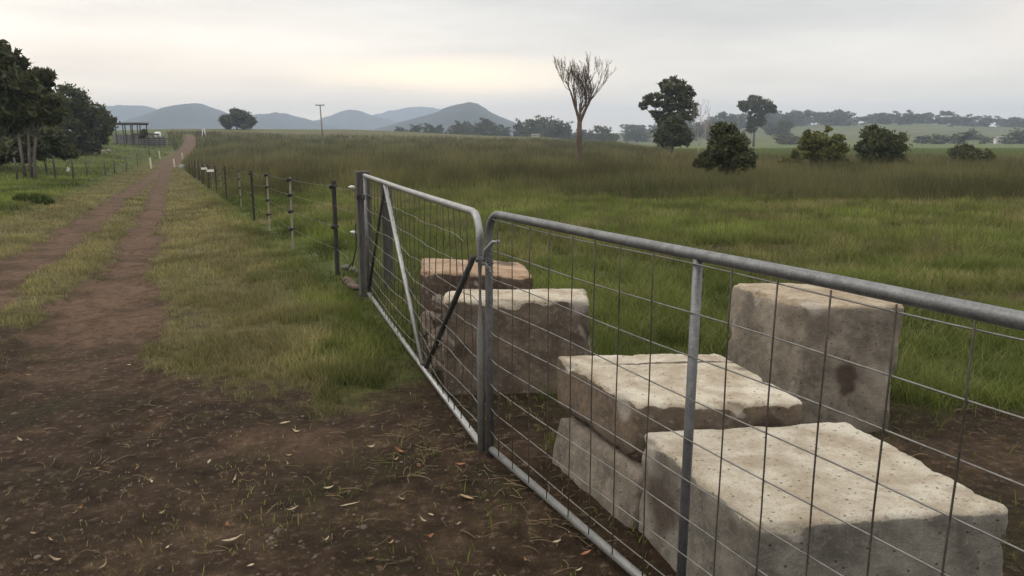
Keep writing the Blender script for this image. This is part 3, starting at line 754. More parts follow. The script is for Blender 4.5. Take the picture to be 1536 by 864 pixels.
for i, (u, vt) in enumerate([(300,262),(313,263)]):
    P = fposts[7+i][0] if i else fposts[9][0]
    P = fposts[8][0] if i else fposts[10][0]
    o_ = MB().box((0, 0, 0), (.30, .006, .10), Matrix.Rotation(-.05, 3, 'Y')).build('warning_plate', M['white'], None, False, .002)
    o_.location = (P[0]-.02, P[1]-.06, P[2]+.84)
    tag(o_, 'blank white plate hung on the fence wires, %s one' % ('nearer' if i else 'farther'), 'plate')

# ---- left fence
lf = empty('wire_fence', (0, 0, 0), 'old wire fence with grey timber posts left of the track', 'fence')
LFP = []
for (u, v, h, w) in [(-40,274,1.1,.10),(26,270,1.0,.09),(83,268,1.15,.09),(110,269,1.05,.08),(131,265,.95,.07),(158,263,.9,.06),(172,260,.9,.06),(190,256,.95,.06),(206,249,1.0,.06),(225,238,1.3,.09)]:
    P = at(u, v); LFP.append((P, h))
    MB().tube([(P[0], P[1], P[2]-.1), (P[0]+.02, P[1], P[2]+h*.5), (P[0]+random.uniform(-.04, .04), P[1], P[2]+h)], [w*.55, w*.5, w*.45], 8).build('post', M['timber'] if u < 220 else M['picket'], lf)
for zf in (.25, .5, .75, .95):
    MB().tube([np.array([P[0], P[1], P[2]+zf*min(h, 1.05)]) for P, h in LFP], .004, 4).build('wire', M['wire'], lf)
P = LFP[3][0]; o_ = MB().box((0, 0, 0), (.15, .01, .20), Matrix.Rotation(.5, 3, 'Y')).build('white_plate', M['white'], None, False); o_.location = (P[0]-.16, P[1]-.08, P[2]+.50)
tag(o_, 'small white plate dangling on the left hand wire fence', 'plate')

# ---- white marker posts where the track dips
for (u, vb, vt, lb) in [(227,253,236,'nearer one left of the track'),(240,239,226,'farther one left of the track'),(262,251,238,'nearer one right of the track'),(274,239,229,'farther one right of the track')]:
    P = at(u, vb); h = topz(P, u, vt)-P[2]
    k = MB().box((0, 0, h/2), (.14, .05, h)); o_ = k.build('marker_post', M['cream'], None, False, .01); o_.location = [float(c) for c in P]; o_.rotation_euler = (0, R(-3), 0)
    tag(o_, 'short cream marker post where the track dips, '+lb, 'marker post', 'cream marker posts')
P = at(275, 254); o_ = MB().blob((0, 0, .18), (.34, .26, .34), 5, .25, 3).build('boulder', simple('lichen_stone', (.16, .18, .14), (.27, .29, .24), 6, .9)); o_.location = [float(c) for c in P]
tag(o_, 'pale greenish boulder beside the track before the dip', 'boulder')

# ---- power pole
P = at(485, 221); hp_ = topz(P, 480, 157)-P[2]; pp = empty('power_pole', P, 'slim leaning power pole with a crossarm in the brown paddock', 'power pole')
lean = (topz(P, 480, 157)*0) + (ray(480, 157)[0]/ray(480, 157)[1]*P[1]-P[0])
MB().tube([(0, 0, -.4), (lean*.5, 0, hp_*.5), (lean, 0, hp_)], [.17, .145, .11], 10).build('pole', M['ptimber'], pp)
MB().box((lean, -.12, hp_-.12), (1.7, .10, .12)).build('crossarm', M['timber'], pp, False)
for dx in (-.7, -.3, .3, .7): MB().tube([(lean+dx, -.12, hp_-.06), (lean+dx, -.12, hp_+.06), (lean+dx, -.12, hp_+.1)], [.05, .06, .03], 7).build('insulator', M['galv_dark'], pp)

# ------------------------------------------------------------------ trees
def leaf_cloud(clumps, n, size, cols, rnd, droop=.3, puff=.33):
    """clumps: (x,y,z,rx,ry,rz). leaves gathered in puffs near each clump's surface; returns verts, quads, colours"""
    vol = np.array([c[3]*c[5] for c in clumps])**1.0; share = vol/vol.sum()
    V = []; C = []
    for c, s_ in zip(clumps, share):
        k = max(12, int(n*s_)); npf = max(5, int(k/26))
        d = rnd.normal(size=(npf, 3)); d /= np.linalg.norm(d, axis=1, keepdims=True)
        rad = rnd.uniform(.35, 1.0, npf)**.5
        pc = d*rad[:, None]*np.array(c[3:6])*(1-puff*.45)
        pr = rnd.uniform(.55, 1.25, npf)*puff
        pi = rnd.integers(0, npf, k)
        q = rnd.normal(size=(k, 3)); q /= np.linalg.norm(q, axis=1, keepdims=True)
        q = q*((rnd.uniform(0, 1, k)**.5)*np.where(rnd.uniform(0, 1, k) < .14, 1.5, 1.0))[:, None]
        mean_r = (c[3]*c[4]*c[5])**(1/3)
        P = np.array(c[:3]) + pc[pi] + q*(pr[pi]*mean_r)[:, None]*np.array([1.1, 1.1, .75])
        V.append(P)
        tone = rnd.uniform(0, 1, npf)[pi]*.65 + rnd.uniform(0, 1, k)*.35
        C.append(np.array(cols[0])[None]*(1-tone[:, None]) + np.array(cols[1])[None]*tone[:, None])
    P = np.concatenate(V); C = np.concatenate(C); k = len(P)
    a = rnd.normal(size=(k, 3)); a[:, 2] -= droop; a /= np.linalg.norm(a, axis=1, keepdims=True)
    b_ = np.cross(a, rnd.normal(size=(k, 3))); b_ /= np.linalg.norm(b_, axis=1, keepdims=True)
    s_ = size*rnd.uniform(.6, 1.35, k)[:, None]
    v = np.stack([P-a*s_, P+b_*s_*.42, P+a*s_, P-b_*s_*.42], 1).reshape(-1, 3)
    return v, np.arange(4*k).reshape(-1, 4), np.repeat(C, 4, 0)
G1 = ((.044, .050, .021), (.120, .124, .056))
G2 = ((.035, .042, .018), (.100, .106, .046))
G3 = ((.062, .072, .020), (.185, .185, .055))
def px_tree(name, label, base_px, clumps, y=None, n=9000, size=.14, cols=G1, bark='bark', stems=None, cat='tree', group=None, tr=.02, seed=1, droop=.3, depth=1.0, puff=.33):
    """crown clumps given as photograph extents at the tree's own distance; a full volume with limbs inside"""
    P = at(*base_px) if y is None else pos(base_px[0], y)
    rnd = np.random.default_rng(seed); rd = random.Random(seed); k = P[1]/1150.0
    root = empty(name, P, label, cat, group=group)
    cl = []
    for (u, v, ru, rv) in clumps:
        r = ray(u, v); x = r[0]/r[1]*P[1]-P[0]; z = H+r[2]/r[1]*P[1]-P[2]
        w = max(c[2] for c in clumps)*k*1.2
        cl.append((x, rd.uniform(-.5, .5)*w*depth, max(z, rv*k*.6), ru*k*1.03, ru*k*.95, rv*k*1.03))
    tb = MB()
    hh = max(c[2] for c in cl)
    st = stems or [(0, 0)]
    for (sx, sy) in st:
        sx *= k; 
        fork = np.array([sx*1.6+rd.uniform(-.1, .1), sy*k, hh*rd.uniform(.30, .42)])
        tb.tube([(sx, sy*k, -.25), (sx*1.15, sy*k, fork[2]*.5), fork], [hh*tr*1.5, hh*tr*1.1, hh*tr*.85], 9)
        for c in cl:
            if len(st) > 1 and rd.random() < .4: continue
            e_ = np.array(c[:3]); m_ = fork*.5+e_*.5+np.array([0, 0, -.08*hh*rd.random()])
            tb.tube([fork, m_, e_, e_+np.array([0, 0, c[5]*.6])], [hh*tr*.6, hh*tr*.38, hh*tr*.2, hh*tr*.08], 6)
            for _ in range(3):
                d = np.array([rd.uniform(-1, 1)*c[3], rd.uniform(-1, 1)*c[4], rd.uniform(-.3, 1)*c[5]])*.8
                tb.tube([e_*.8+m_*.2, e_+d*.6, e_+d], [hh*tr*.18, hh*tr*.1, hh*tr*.05], 5)
    tb.build('trunk', M[bark], root)
    v, q, C = leaf_cloud(cl, n, size, cols, rnd, droop, puff)
    mesh_np('crown', v, q, np.full(len(q), 4), M['leaf'], root, attrs=dict(col=C))
    return root
# left grove
px_tree('gum_tree', 'tall multi stemmed gum tree at the left edge of the photo', (44,268), [(40,130,36,28),(12,92,24,22),(52,112,16,16),(-25,120,45,45),(62,160,32,26),(15,165,42,32),(85,165,22,24),(-40,70,40,30)], n=15000, size=.20, bark='grove_bark', stems=[(-6,0),(2,3),(10,-1)], tr=.0105, seed=11, cols=G2, puff=.24)
px_tree('dense_tree', 'broad dark tree with foliage to the ground beside the shed frame', (138,232), [(100,148,30,20),(122,168,30,24),(148,186,22,22),(108,198,40,28),(75,182,30,32),(140,212,24,18),(160,190,10,18),(92,222,34,14)], n=19000, size=.22, seed=12, cols=G2, stems=[(0,0),(-30,2)], puff=.30)
px_tree('dense_tree', 'dark tree filling the left edge behind the multi stemmed gum', (-10,240), [(-5,195,40,34),(-50,165,55,50),(35,205,36,24),(-30,215,50,22)], y=47, n=18000, size=.18, seed=13, cols=G2)
px_tree('understorey_shrub', 'low dark shrub in shade behind the left wire fence', (64,236), [(60,222,34,16),(95,228,22,11),(25,226,30,18),(-15,232,30,16),(70,205,30,16)], y=44, n=9000, size=.15, seed=14, cols=G2, cat='shrub')
px_tree('crest_tree', 'lone round tree on the crest right of the track', (356,194), [(356,178,20,12),(344,182,12,9),(369,182,11,10),(358,170,12,6),(337,189,6,4),(372,190,8,4)], y=285, n=6000, size=.55, seed=15, cols=G1, tr=.03)
px_tree('gum_tree', 'tall open crowned gum tree, tallest green tree on the right', (1008,231), [(1006,129,22,13),(1026,140,17,14),(984,150,20,10),(1012,152,22,16),(1033,166,14,16),(966,158,9,8),(972,150,7,6),(996,176,18,12),(1016,176,16,12),(980,172,10,6)], y=112, n=9500, size=.28, seed=16, cols=G1, tr=.020, puff=.22)
px_tree('round_tree', 'round dark tree in front of the tall open crowned gum', (1010,229), [(1010,198,24,22),(998,208,18,15),(1024,206,18,16),(1010,182,14,9)], y=102, n=6500, size=.24, seed=17, cols=G2)
px_tree('gum_tree', 'slender gum tree with a split crown before the ridge', (1131,216), [(1120,158,14,10),(1146,160,15,11),(1131,150,12,7),(1158,164,7,7),(1133,174,12,12),(1127,190,8,13),(1140,182,9,8)], y=300, n=7000, size=.55, seed=18, cols=G1, tr=.02, puff=.28)
px_tree('bush_tree', 'dark bushy tree with a black trunk in the tall weeds', (1096,284), [(1097,218,32,22),(1088,197,18,13),(1106,236,28,18),(1062,242,22,13),(1122,238,13,10),(1095,252,14,14),(1075,225,20,16)], n=9000, size=.10, seed=19, cols=G2, tr=.03)
px_tree('bush_tree', 'yellow green straggly bush among the right hand weeds', (1243,266), [(1226,212,22,16),(1256,220,20,18),(1204,232,15,14),(1240,234,26,16),(1208,203,5,12),(1243,194,10,4),(1262,243,20,10),(1185,244,14,8)], n=7500, size=.115, seed=20, cols=G3, tr=.02, puff=.28)
px_tree('bush_tree', 'dense round bush right of the yellow green one', (1325,263), [(1325,214,28,20),(1312,199,16,12),(1344,226,18,14),(1320,234,32,14),(1352,244,10,7),(1300,220,12,12)], n=8500, size=.115, seed=21, cols=((.038,.046,.019),(.110,.118,.048)))
px_tree('bush_tree', 'small domed bush half hidden by weeds at far right', (1455,258), [(1455,232,24,14),(1442,236,16,10),(1470,236,16,11),(1452,222,12,6),(1430,244,10,8),(1476,246,10,8)], n=6000, size=.115, seed=22, cols=((.040,.048,.020),(.115,.118,.050)))

px_tree('rush_clump', 'low dark green rush clump in the left hand grass', (52,306), [(36,299,12,6),(56,299,16,7),(72,302,10,5)], n=3500, size=.07, seed=60, cols=((.045,.066,.018),(.11,.145,.04)), cat='plant', droop=-1.2)

# bare trees
def bare(name, label, P, h, r0, matname, seed, forks, levels, spread=.5, up=.35, fork_at=.42, sway=0):
    root = empty(name, P, label, 'bare tree'); rd = random.Random(seed)
    tb = MB(); tw = MB()
    def grow(p, d, L, r, lv):
        pts = [p]; rr = [r]; q = Vector(p); dd = Vector(d)
        for i in range(4):
            dd = (dd + Vector((rd.uniform(-.22, .22), rd.uniform(-.22, .22), up*.22+rd.uniform(-.12, .12)))).normalized()
            q = q + dd*(L/4); pts.append(Vector(q)); rr.append(max(.011, r*(1-.13*(i+1))))
        (tb if lv <= 1 else tw).tube(pts, rr, 7 if lv < 2 else (5 if lv < 4 else 3), cap=False)
        if lv >= levels: return
        for i in range(3 if lv > 0 else 4):
            t_ = rd.uniform(.35, 1.0) if i else 1.0
            k_ = min(3, int(t_*4)); b0 = pts[k_]*(1-(t_*4-k_)) + pts[min(4, k_+1)]*(t_*4-k_) if k_ < 4 else pts[4]
            a = rd.uniform(0, 2*math.pi); s_ = rd.uniform(.55, 1.1)*spread
            side = dd.cross(Vector((0, 0, 1)) if abs(dd.z) < .9 else Vector((1, 0, 0))).normalized(); s2 = dd.cross(side)
            nd = (dd + (side*math.cos(a)+s2*math.sin(a))*s_).normalized()
            grow(b0, nd, L*rd.uniform(.60, .82), rr[k_]*.62, lv+1)
    fz = h*fork_at
    tb.tube([(0, 0, -.2), (.03*h*.2, 0, fz*.15), (0, 0, fz*.6), (.01, 0, fz)], [r0*1.5, r0*1.05, r0*.9, r0*.8], 10)
    for (dx, dy, dz, L, rr) in forks: grow(Vector((.01, 0, fz-.05)), Vector((dx, dy, dz)).normalized(), L*h, rr*r0, 0)
    tb.build('trunk', M[matname], root); tw.build('twigs', M[matname], root)
    return root
P = at(868,250); hd = topz(P, 880, 92)-P[2]
bare('dead_tree', 'tall bare dead tree with twiggy forked crown in the paddock', P, hd, hd*.030, 'dead_bark', 12,
     [(-.24,.1,1,.25,.62),(.34,-.1,1,.28,.66),(-.02,.3,1,.18,.42),(.18,.3,.9,.18,.4)], 5, .36, .62, .43)
P = pos(1049, 98); hd = topz(P, 1045, 152)-P[2]
bare('dead_tree', 'pale leafless sapling beside the round dark tree', P, hd, hd*.012, 'pale_bark', 9, [(-.3,.1,1,.36,.8),(.2,-.1,1,.34,.7),(.5,.2,.8,.26,.5)], 3, .4, .4, .22)

# generic far trees: real trunk and crown, copied as individuals
def far_tree(seed, shape, label, group):
    rnd = np.random.default_rng(seed); root = empty('far_tree', (0, 0, -50), label, 'tree', group=group)
    cl = [(rnd.uniform(-.30, .30)*shape[0], rnd.uniform(-.25, .25)*shape[0], rnd.uniform(shape[1], .80), rnd.uniform(.16, .27)*shape[0], rnd.uniform(.16, .27)*shape[0], rnd.uniform(.13, .20)) for _ in range(11)]
    tb = MB().tube([(0, 0, -.08), (.01, 0, .3), (0, .01, .7)], [.028, .02, .008], 6)
    for c in cl: tb.tube([(0, 0, .3), (c[0]*.6, c[1]*.6, c[2]*.8), c[:3]], [.012, .009, .004], 5)
    tb.build('trunk', M['bark'], root)
    v, q, C = leaf_cloud(cl, 1000, .05, G1, rnd, .2, .5)
    mesh_np('crown', v, q, np.full(len(q), 4), M['leaf'], root, attrs=dict(col=C)); return root
def row(protos, items, label, group):
    for i, (u, y, h, wd) in enumerate(items):
        p = protos[i % len(protos)]; P = pos(u, y); P[2] -= h*.07
        if not p.get('used'): 
            p['used'] = 1; o_ = p; o_.location = [float(c) for c in P]; o_.scale = (h*wd, h*wd, h); o_.rotation_euler = (0, 0, i*1.7)
        else: o_ = copy_thing(p, P, i*1.7, (h*wd, h*wd, h))
        o_['label'] = label; o_['group'] = group
rd = random.Random(31)
shapes = [(1.0, .10), (1.25, .08), (.8, .16), (1.1, .06), (.95, .10)]
def protos(s0, label, group): return [far_tree(s0+i, shapes[i % 5], label, group) for i in range(5)]
ridge = []
for i in range(150):
    u = rd.uniform(930, 1640); y = rd.uniform(720, 960)
    hmax = np.interp(u, [930, 1000, 1080, 1150, 1195, 1240, 1300, 1360, 1430, 1536, 1640], [9, 12, 15, 15, 19, 15, 13, 13, 12, 14, 14])
    ridge.append((u, y, hmax*rd.uniform(.6, 1.08), rd.uniform(1.0, 1.6)))
ridge = [(a_, b_, c_*1.22, d_) for a_, b_, c_, d_ in ridge]
row(protos(100, '', ''), ridge, 'hazy tree in the tree line along the right hand ridge', 'trees along the right hand ridge')
mid = []
for i in range(62):
    u = rd.uniform(590, 850); hmax = np.interp(u, [590, 640, 690, 720, 745, 770, 800, 825, 850], [6, 8, 11, 14, 9, 10, 13, 13, 11])
    mid.append((u, rd.uniform(430, 560), hmax*1.3*rd.uniform(.6, 1.05), rd.uniform(.85, 1.3)))
row(protos(120, '', ''), mid, 'hazy dark tree in the line below the steep blue peak', 'trees in the line below the steep peak')
vall = []
for u, y, h, wd in [(910,480,12,1.0),(902,470,10,1.1),(920,500,8,1.2),(880,520,9,1.2),(940,560,8,1.1),(955,620,10,1.1),(970,600,9,1.2),(1060,520,10,1.2),(1075,560,13,1.1),(1050,600,13,1.2),(1090,640,14,1.1),(1105,600,11,1.2),(1155,560,9,1.2),(1165,520,8,1.2),(960,700,8,1.2),(1150,700,13,1.1),(860,560,9,1.1),(845,600,12,1.1)]:
    vall.append((u, y, h*1.1, wd*1.15))
for i in range(26): vall.append((rd.uniform(840, 1190), rd.uniform(480, 740), rd.uniform(7, 13), rd.uniform(1.0, 1.5)))
row(protos(140, '', ''), vall, 'grey green tree in the valley before the right hand ridge', 'trees scattered in the valley')
lefty = [(rd.uniform(262, 335), rd.uniform(650, 800), rd.uniform(11, 15), 1.0) for _ in range(10)] + [(rd.uniform(370, 600), rd.uniform(650, 850), rd.uniform(9, 13.5), 1.1) for _ in range(20)]
row(protos(160, '', ''), lefty, 'small hazy tree just showing over the crest of the paddock', 'trees showing over the crest')
hedge = [(1182,360,6,2.6),(1196,365,5,2.4),(1172,370,4,2.4),(1385,385,6,2.4),(1400,380,5.5,2.6),(1412,388,4.5,2.5),(1432,385,6,2.5),(1446,380,7,2.2),(1479,385,5,1.6),(1497,390,4.5,1.8),(1518,380,7,2.0),(1532,382,9,1.8),(1548,380,8,1.8),(1460,440,8,1.3),(1110,370,4,2.4)]
hp5 = protos(180, '', '')
for p in hp5: p.name = 'far_shrub'; p['category'] = 'shrub'
row(hp5, hedge, 'dark rounded shrub along the far edge of the green crop', 'shrubs along the far edge of the crop')

# ------------------------------------------------------------------ shed frame, yards, huts
P = pos(180, 128); sh = empty('shed', P, 'open grey shed frame beside the dark left hand trees', 'shed')
for i, dx in enumerate((-2.2, -.6, .6, 1.9, 3.0)):
    for dy in (0, 3.2): MB().box((dx, dy, 1.55), (.13, .13, 3.3)).build('post', M['timber'], sh, False)
for dy in (0, 3.2): MB().box((.4, dy, 3.26), (5.8, .16, .24)).build('beam', M['galv_dark'], sh, False)
MB().box((.4, 1.6, 3.46), (6.0, 3.6, .14)).build('roof', M['sheet'], sh, False)
MB().box((-.5, 3.3, .8), (4.6, .06, 1.5)).build('wall', M['sheet'], sh, False)
P = pos(224, 134); yd = empty('stock_yard', P, 'grey railed stock yard with sheet panels left of the track', 'stock yard')
for i in range(9):
    MB().box((-2.6+i*.85, 0, .75), (.12, .12, 1.7)).build('post', M['timber'], yd, False)
for z in (.3, .62, .94, 1.26): MB().box((.8, -.08, z), (7.0, .05, .15)).build('rail', M['timber'], yd, False)
MB().box((.2, .8, .8), (4.4, .06, 1.5)).build('sheet_panel', M['sheet'], yd, False)
MB().box((-1.4, 2.0, 1.95), (3.4, 2.4, .3)).build('roof', M['roof'], yd, False)
for dx, dy in ((-2.9, .9), (.1, .9), (-2.9, 3.1), (.1, 3.1)): MB().box((dx, dy, .9), (.12, .12, 1.9)).build('post', M['timber'], yd, False)
P = pos(237, 140); tk = empty('water_tank', P, 'small pale tank on a dark stand above the stock yard', 'tank')
MB().tube([(0, 0, 1.5), (0, 0, 1.55), (0, 0, 2.2), (0, 0, 2.35)], [.5, .55, .55, .3], 14).build('tank', M['white'], tk)
k = MB()
for dx in (-.6, .6):
    for dy in (-.5, .5): k.tube([(dx, dy, -.1), (dx*.8, dy*.8, 1.5)], .05, 6)
k.box((0, 0, 1.46), (1.6, 1.3, .08)); k.build('stand', M['roof'], tk, False)
px_tree('shrub', 'small dark shrub in front of the grey stock yard', (216,209), [(216,199,6,6),(215,204,7,4)], y=122, n=1500, size=.16, seed=50, cols=G2, cat='shrub')
px_tree('shrub', 'small dark bush on the track edge at the crest', (303,206), [(302,201,7,4),(306,202,4,3)], y=196, n=900, size=.26, seed=51, cols=G2, cat='shrub')
for i, u in enumerate((304, 308)):
    P = pos(u, 192); o_ = MB().box((0, 0, .9), (.22, .1, 2.0+.3*i), Matrix.Rotation(.12*(1-2*i), 3, 'Y')).build('marker_post', M['white'], None, False, .02); o_.location = [float(c) for c in P]
    tag(o_, 'white post by the small bush on the crest, %s of the pair' % ('right' if i else 'left'), 'marker post', 'white posts on the crest')
P = at(158, 228)
for i in range(3):
    o_ = MB().blob((0, 0, .1), (.34-.06*i, .25, .18), 70+i, .4).build('stone', M['ptimber']); o_.location = (P[0]+(i-1)*.5, P[1]-.6+.2*i, P[2])
    tag(o_, 'pale stone in the small heap under the broad dark tree', 'stone', 'pale stones under the broad tree')
P = pos(803, 400); P[2] = max(P[2], 2.1); ht_ = empty('farm_hut', P, 'pale flat roofed farm hut at the foot of the far tree line', 'hut')
MB().box((0, 0, .8), (4.0, 2.6, 2.0)).build('wall', M['cream'], ht_, False); MB().box((0, 0, 1.86), (4.5, 3.1, .14)).build('roof', M['sheet'], ht_, False)
for dx in (-1.2, 0, 1.2): MB().box((dx, -1.31, .9), (.7, .06, .7)).build('window', M['black'], ht_, False)
P = pos(1497, 388); h2 = empty('farm_house', P, 'tiny pale farm house among the far right shrubs', 'house')
MB().box((0, 0, 1.2), (2.6, 2.4, 2.8)).build('wall', M['white'], h2, False)
k = MB(); k.v += [Vector(q) for q in ((-1.6,-1.5,2.6),(1.6,-1.5,2.6),(1.6,1.5,2.6),(-1.6,1.5,2.6),(-1.6,0,3.6),(1.6,0,3.6))]; k.f += [(0,1,5,4),(2,3,4,5),(0,4,3),(1,2,5),(3,2,1,0)]
k.build('roof', M['sheet'], h2, False)
MB().box((0, -1.21, 1.2), (.7, .05, .9)).build('window', M['black'], h2, False)

# ------------------------------------------------------------------ grass
def blades(name, x, y, h, w, col_base, col_tip, lean, label, rnd):
    k = len(x); z = ground_z(x, y)-.01
    an = rnd.uniform(0, 2*math.pi, k); dx = np.cos(an); dy = np.sin(an)
    la = rnd.uniform(0, 2*math.pi, k); ll = lean*h*rnd.uniform(.3, 1.3, k)
    tx = np.cos(la)*ll; ty = np.sin(la)*ll
    b_ = np.stack([x, y, z], 1); wv = np.stack([dx, dy, np.zeros(k)], 1)*w[:, None]*.5
    mid = b_ + np.stack([tx*.35, ty*.35, h*.58], 1); tip = b_ + np.stack([tx, ty, h], 1)
    v = np.stack([b_-wv, b_+wv, mid+wv*.8, mid-wv*.8, tip], 1).reshape(-1, 3)
    i0 = np.arange(k)[:, None]*5
    loops = np.concatenate([i0+np.array([[0, 1, 2, 3]]), i0+np.array([[3, 2, 4]])], 1)
    counts = np.tile([4, 3], k)
    cm = col_base*.5+col_tip*.5
    C = np.stack([col_base, col_base, cm, cm, col_tip], 1).reshape(-1, 3)
    o_ = mesh_np(name, v, loops, counts, M['blade'], attrs=dict(col=C))
    tag(o_, label, kind='stuff'); return o_
def mixv(a, b_, t_): return np.asarray(a)[None]*(1-t_[:, None]) + np.asarray(b_)[None]*t_[:, None]
BLK = [np.array(q)[:, :2] for q in (tA, tB, tC, tD, tE, f)]
def grass_zone(n, y0, y1, u0, u1, seed, far=False):
    rnd = np.random.default_rng(seed)
    y = np.exp(rnd.uniform(math.log(y0), math.log(y1), n)); u = rnd.uniform(u0, u1, n); x = (u-768)/1172*y
    # clump
    g = fbm(x*3.1, y*3.1, 81, 3)
    mk = masks(x, y)
    keep = rnd.uniform(0, 1, n) > sstep(mk['dirt']+.35*(mk['nf']-.5), .12, .72)*1.0
    keep |= (rnd.uniform(0, 1, n) < .022)&(mk['rut'] < .3)&(y > 2.2)
    keep &= rnd.uniform(0, 1, n) < .18+1.5*sstep(g, .34, .62)
    for P_ in BLK: keep &= polysd(x, y, P_) < -.03
    x = x[keep]; y = y[keep]; g = g[keep]; mk = {k_: v_[keep] for k_, v_ in mk.items()}; k = len(x)
    r1 = rnd.uniform(0, 1, k); r2 = rnd.uniform(0, 1, k)
    right = mk['right']; dry = mk['dry']; br = mk['brown']; df = mk['df']
    # heights
    hv = .05 + .05*r1 + .05*sstep(1.3-df, 0, 1.2)*(~right)
    hv = np.where(~right & (mk['dl'] > 1.6) & (mk['dr'] > 1.6) & (df > 5), .09+.10*r1, hv)
    tall = np.minimum(mk['nz']*1.0+g*.6, 1.0)
    hr = .05 + .15*tall*r1 + .08*sstep(y, 7, 14)
    hv = np.where(right, hr, hv)*(.35+.65*sstep(df, .05, .30))
    hb = (.45+.55*r1)*(.35+.65*sstep(y, 23, 34))*(.6+.8*sstep(g, .35, .65))
    hv = hv*(1-br) + np.where(br > .02, hb, 0)*br
    hv = np.where(mk['crop'] > .5, .5+.3*r1, hv)
    hv *= (1-.65*np.clip(mk['dirt'], 0, 1))
    green_d, green_l = (.050, .068, .014), (.235, .275, .060)
    t_ = np.clip(.18+.5*r2+1.7*(mk['nz']-.5)+1.8*(mk['bm']-.5)+.3*(g-.5), 0, 1)
    cb = mixv(green_d, (.135, .160, .036), t_); ct = mixv((.085, .112, .024), green_l, t_)
    dsel = np.clip(dry*1.0 + (.35*(r1-.5)+1.3*(mk['nf']-.5))*(dry > .05) + .12*(r2 > .88), 0, 1)
    cb = cb*(1-dsel[:, None]) + mixv((.105, .092, .038), (.20, .172, .076), r2)*dsel[:, None]
    ct = ct*(1-dsel[:, None]) + mixv((.215, .188, .080), (.38, .325, .155), r2)*dsel[:, None]
    gsel = sstep(mk['bm']+.5*(mk['big']-.5), .46, .60)
    bb = mixv((.060, .064, .020), (.105, .102, .034), r2)*(1-.35*gsel[:, None]) + .35*gsel[:, None]*np.array([[.06, .08, .022]])
    bt = mixv((.088, .076, .036), (.160, .134, .066), r1)*(1-.45*gsel[:, None]) + .45*gsel[:, None]*np.array([[.10, .115, .038]])
    cb = cb*(1-br[:, None]) + bb*br[:, None]; ct = ct*(1-br[:, None]) + bt*br[:, None]
    vf = (.62+.76*sstep(fbm(x*.33+7, y*.16, 63, 4), .36, .64))[:, None]       # different weeds, lighter and darker stands
    vv_ = vf*br[:, None] + (1-br[:, None])*(.74+.52*sstep(fbm(x*1.5+3, y*1.1, 65, 3), .36, .64))[:, None]
    cb = cb*vv_; ct = ct*vv_
    cr = mk['crop'][:, None]
    cb = cb*(1-cr) + mixv((.06, .085, .022), (.1, .125, .035), r2)*cr; ct = ct*(1-cr) + mixv((.11, .14, .042), (.17, .20, .065), r1)*cr
    w = np.maximum(.0035+.003*r2, y*(.00075 if not far else .0006)); w = np.where(br > .5, w*.8, w)
    return x, y, hv, w, cb, ct, rnd
x, y, hv, w, cb, ct, rn_ = grass_zone(430000, 2.1, 26, -90, 1680, 1)
blades('grass', x, y, hv, w, cb, ct, .55, 'short green and straw coloured grass around the gates and track', rn_)
x, y, hv, w, cb, ct, rn_ = grass_zone(330000, 22, 230, -60, 1620, 2, True)
blades('paddock_grass', x, y, hv, w, cb, ct, .30, 'tall brown seeding grass over the paddock', rn_)
# tussocks: longer arching blades in clumps
def tall_weeds():
    rnd = np.random.default_rng(91); nc = 1500
    yc = rnd.uniform(22, 42, nc); uc = rnd.uniform(690, 1640, nc); xc = (uc-768)/1172*yc
    kp = rnd.uniform(0, 1, nc) < sstep(uc+160*(fbm(xc*.2, yc*.2, 95)-.5), 760, 1050)*(.2+1.2*sstep(fbm(xc*.16, yc*.16, 97), .38, .62))
    kp &= ~((yc < 25) & (np.abs(uc-1095) < 55))
    xc, yc = xc[kp], yc[kp]; m_ = 46; r_ = np.repeat(rnd.uniform(.25, .7, len(xc)), m_)
    x = np.repeat(xc, m_)+rnd.normal(size=len(r_))*r_; y = np.repeat(yc, m_)+rnd.normal(size=len(r_))*r_
    h = np.repeat(rnd.uniform(.32, .95, len(xc)), m_)*rnd.uniform(.40, 1.15, len(r_)); t1 = np.repeat(sstep(fbm(xc*.3, yc*.16, 99), .36, .64), m_); t2 = rnd.uniform(0, 1, len(r_)); t_ = np.clip(.75*t1+.25*t2, 0, 1)
    blades('tall_weeds', x, y, h, np.maximum(.008, y*.00075), mixv((.045, .056, .018), (.10, .115, .034), t_), mixv((.075, .076, .032), (.165, .142, .070), t_), .4, 'wispy olive brown weeds standing tall before the right hand bushes', rnd)
tall_weeds()
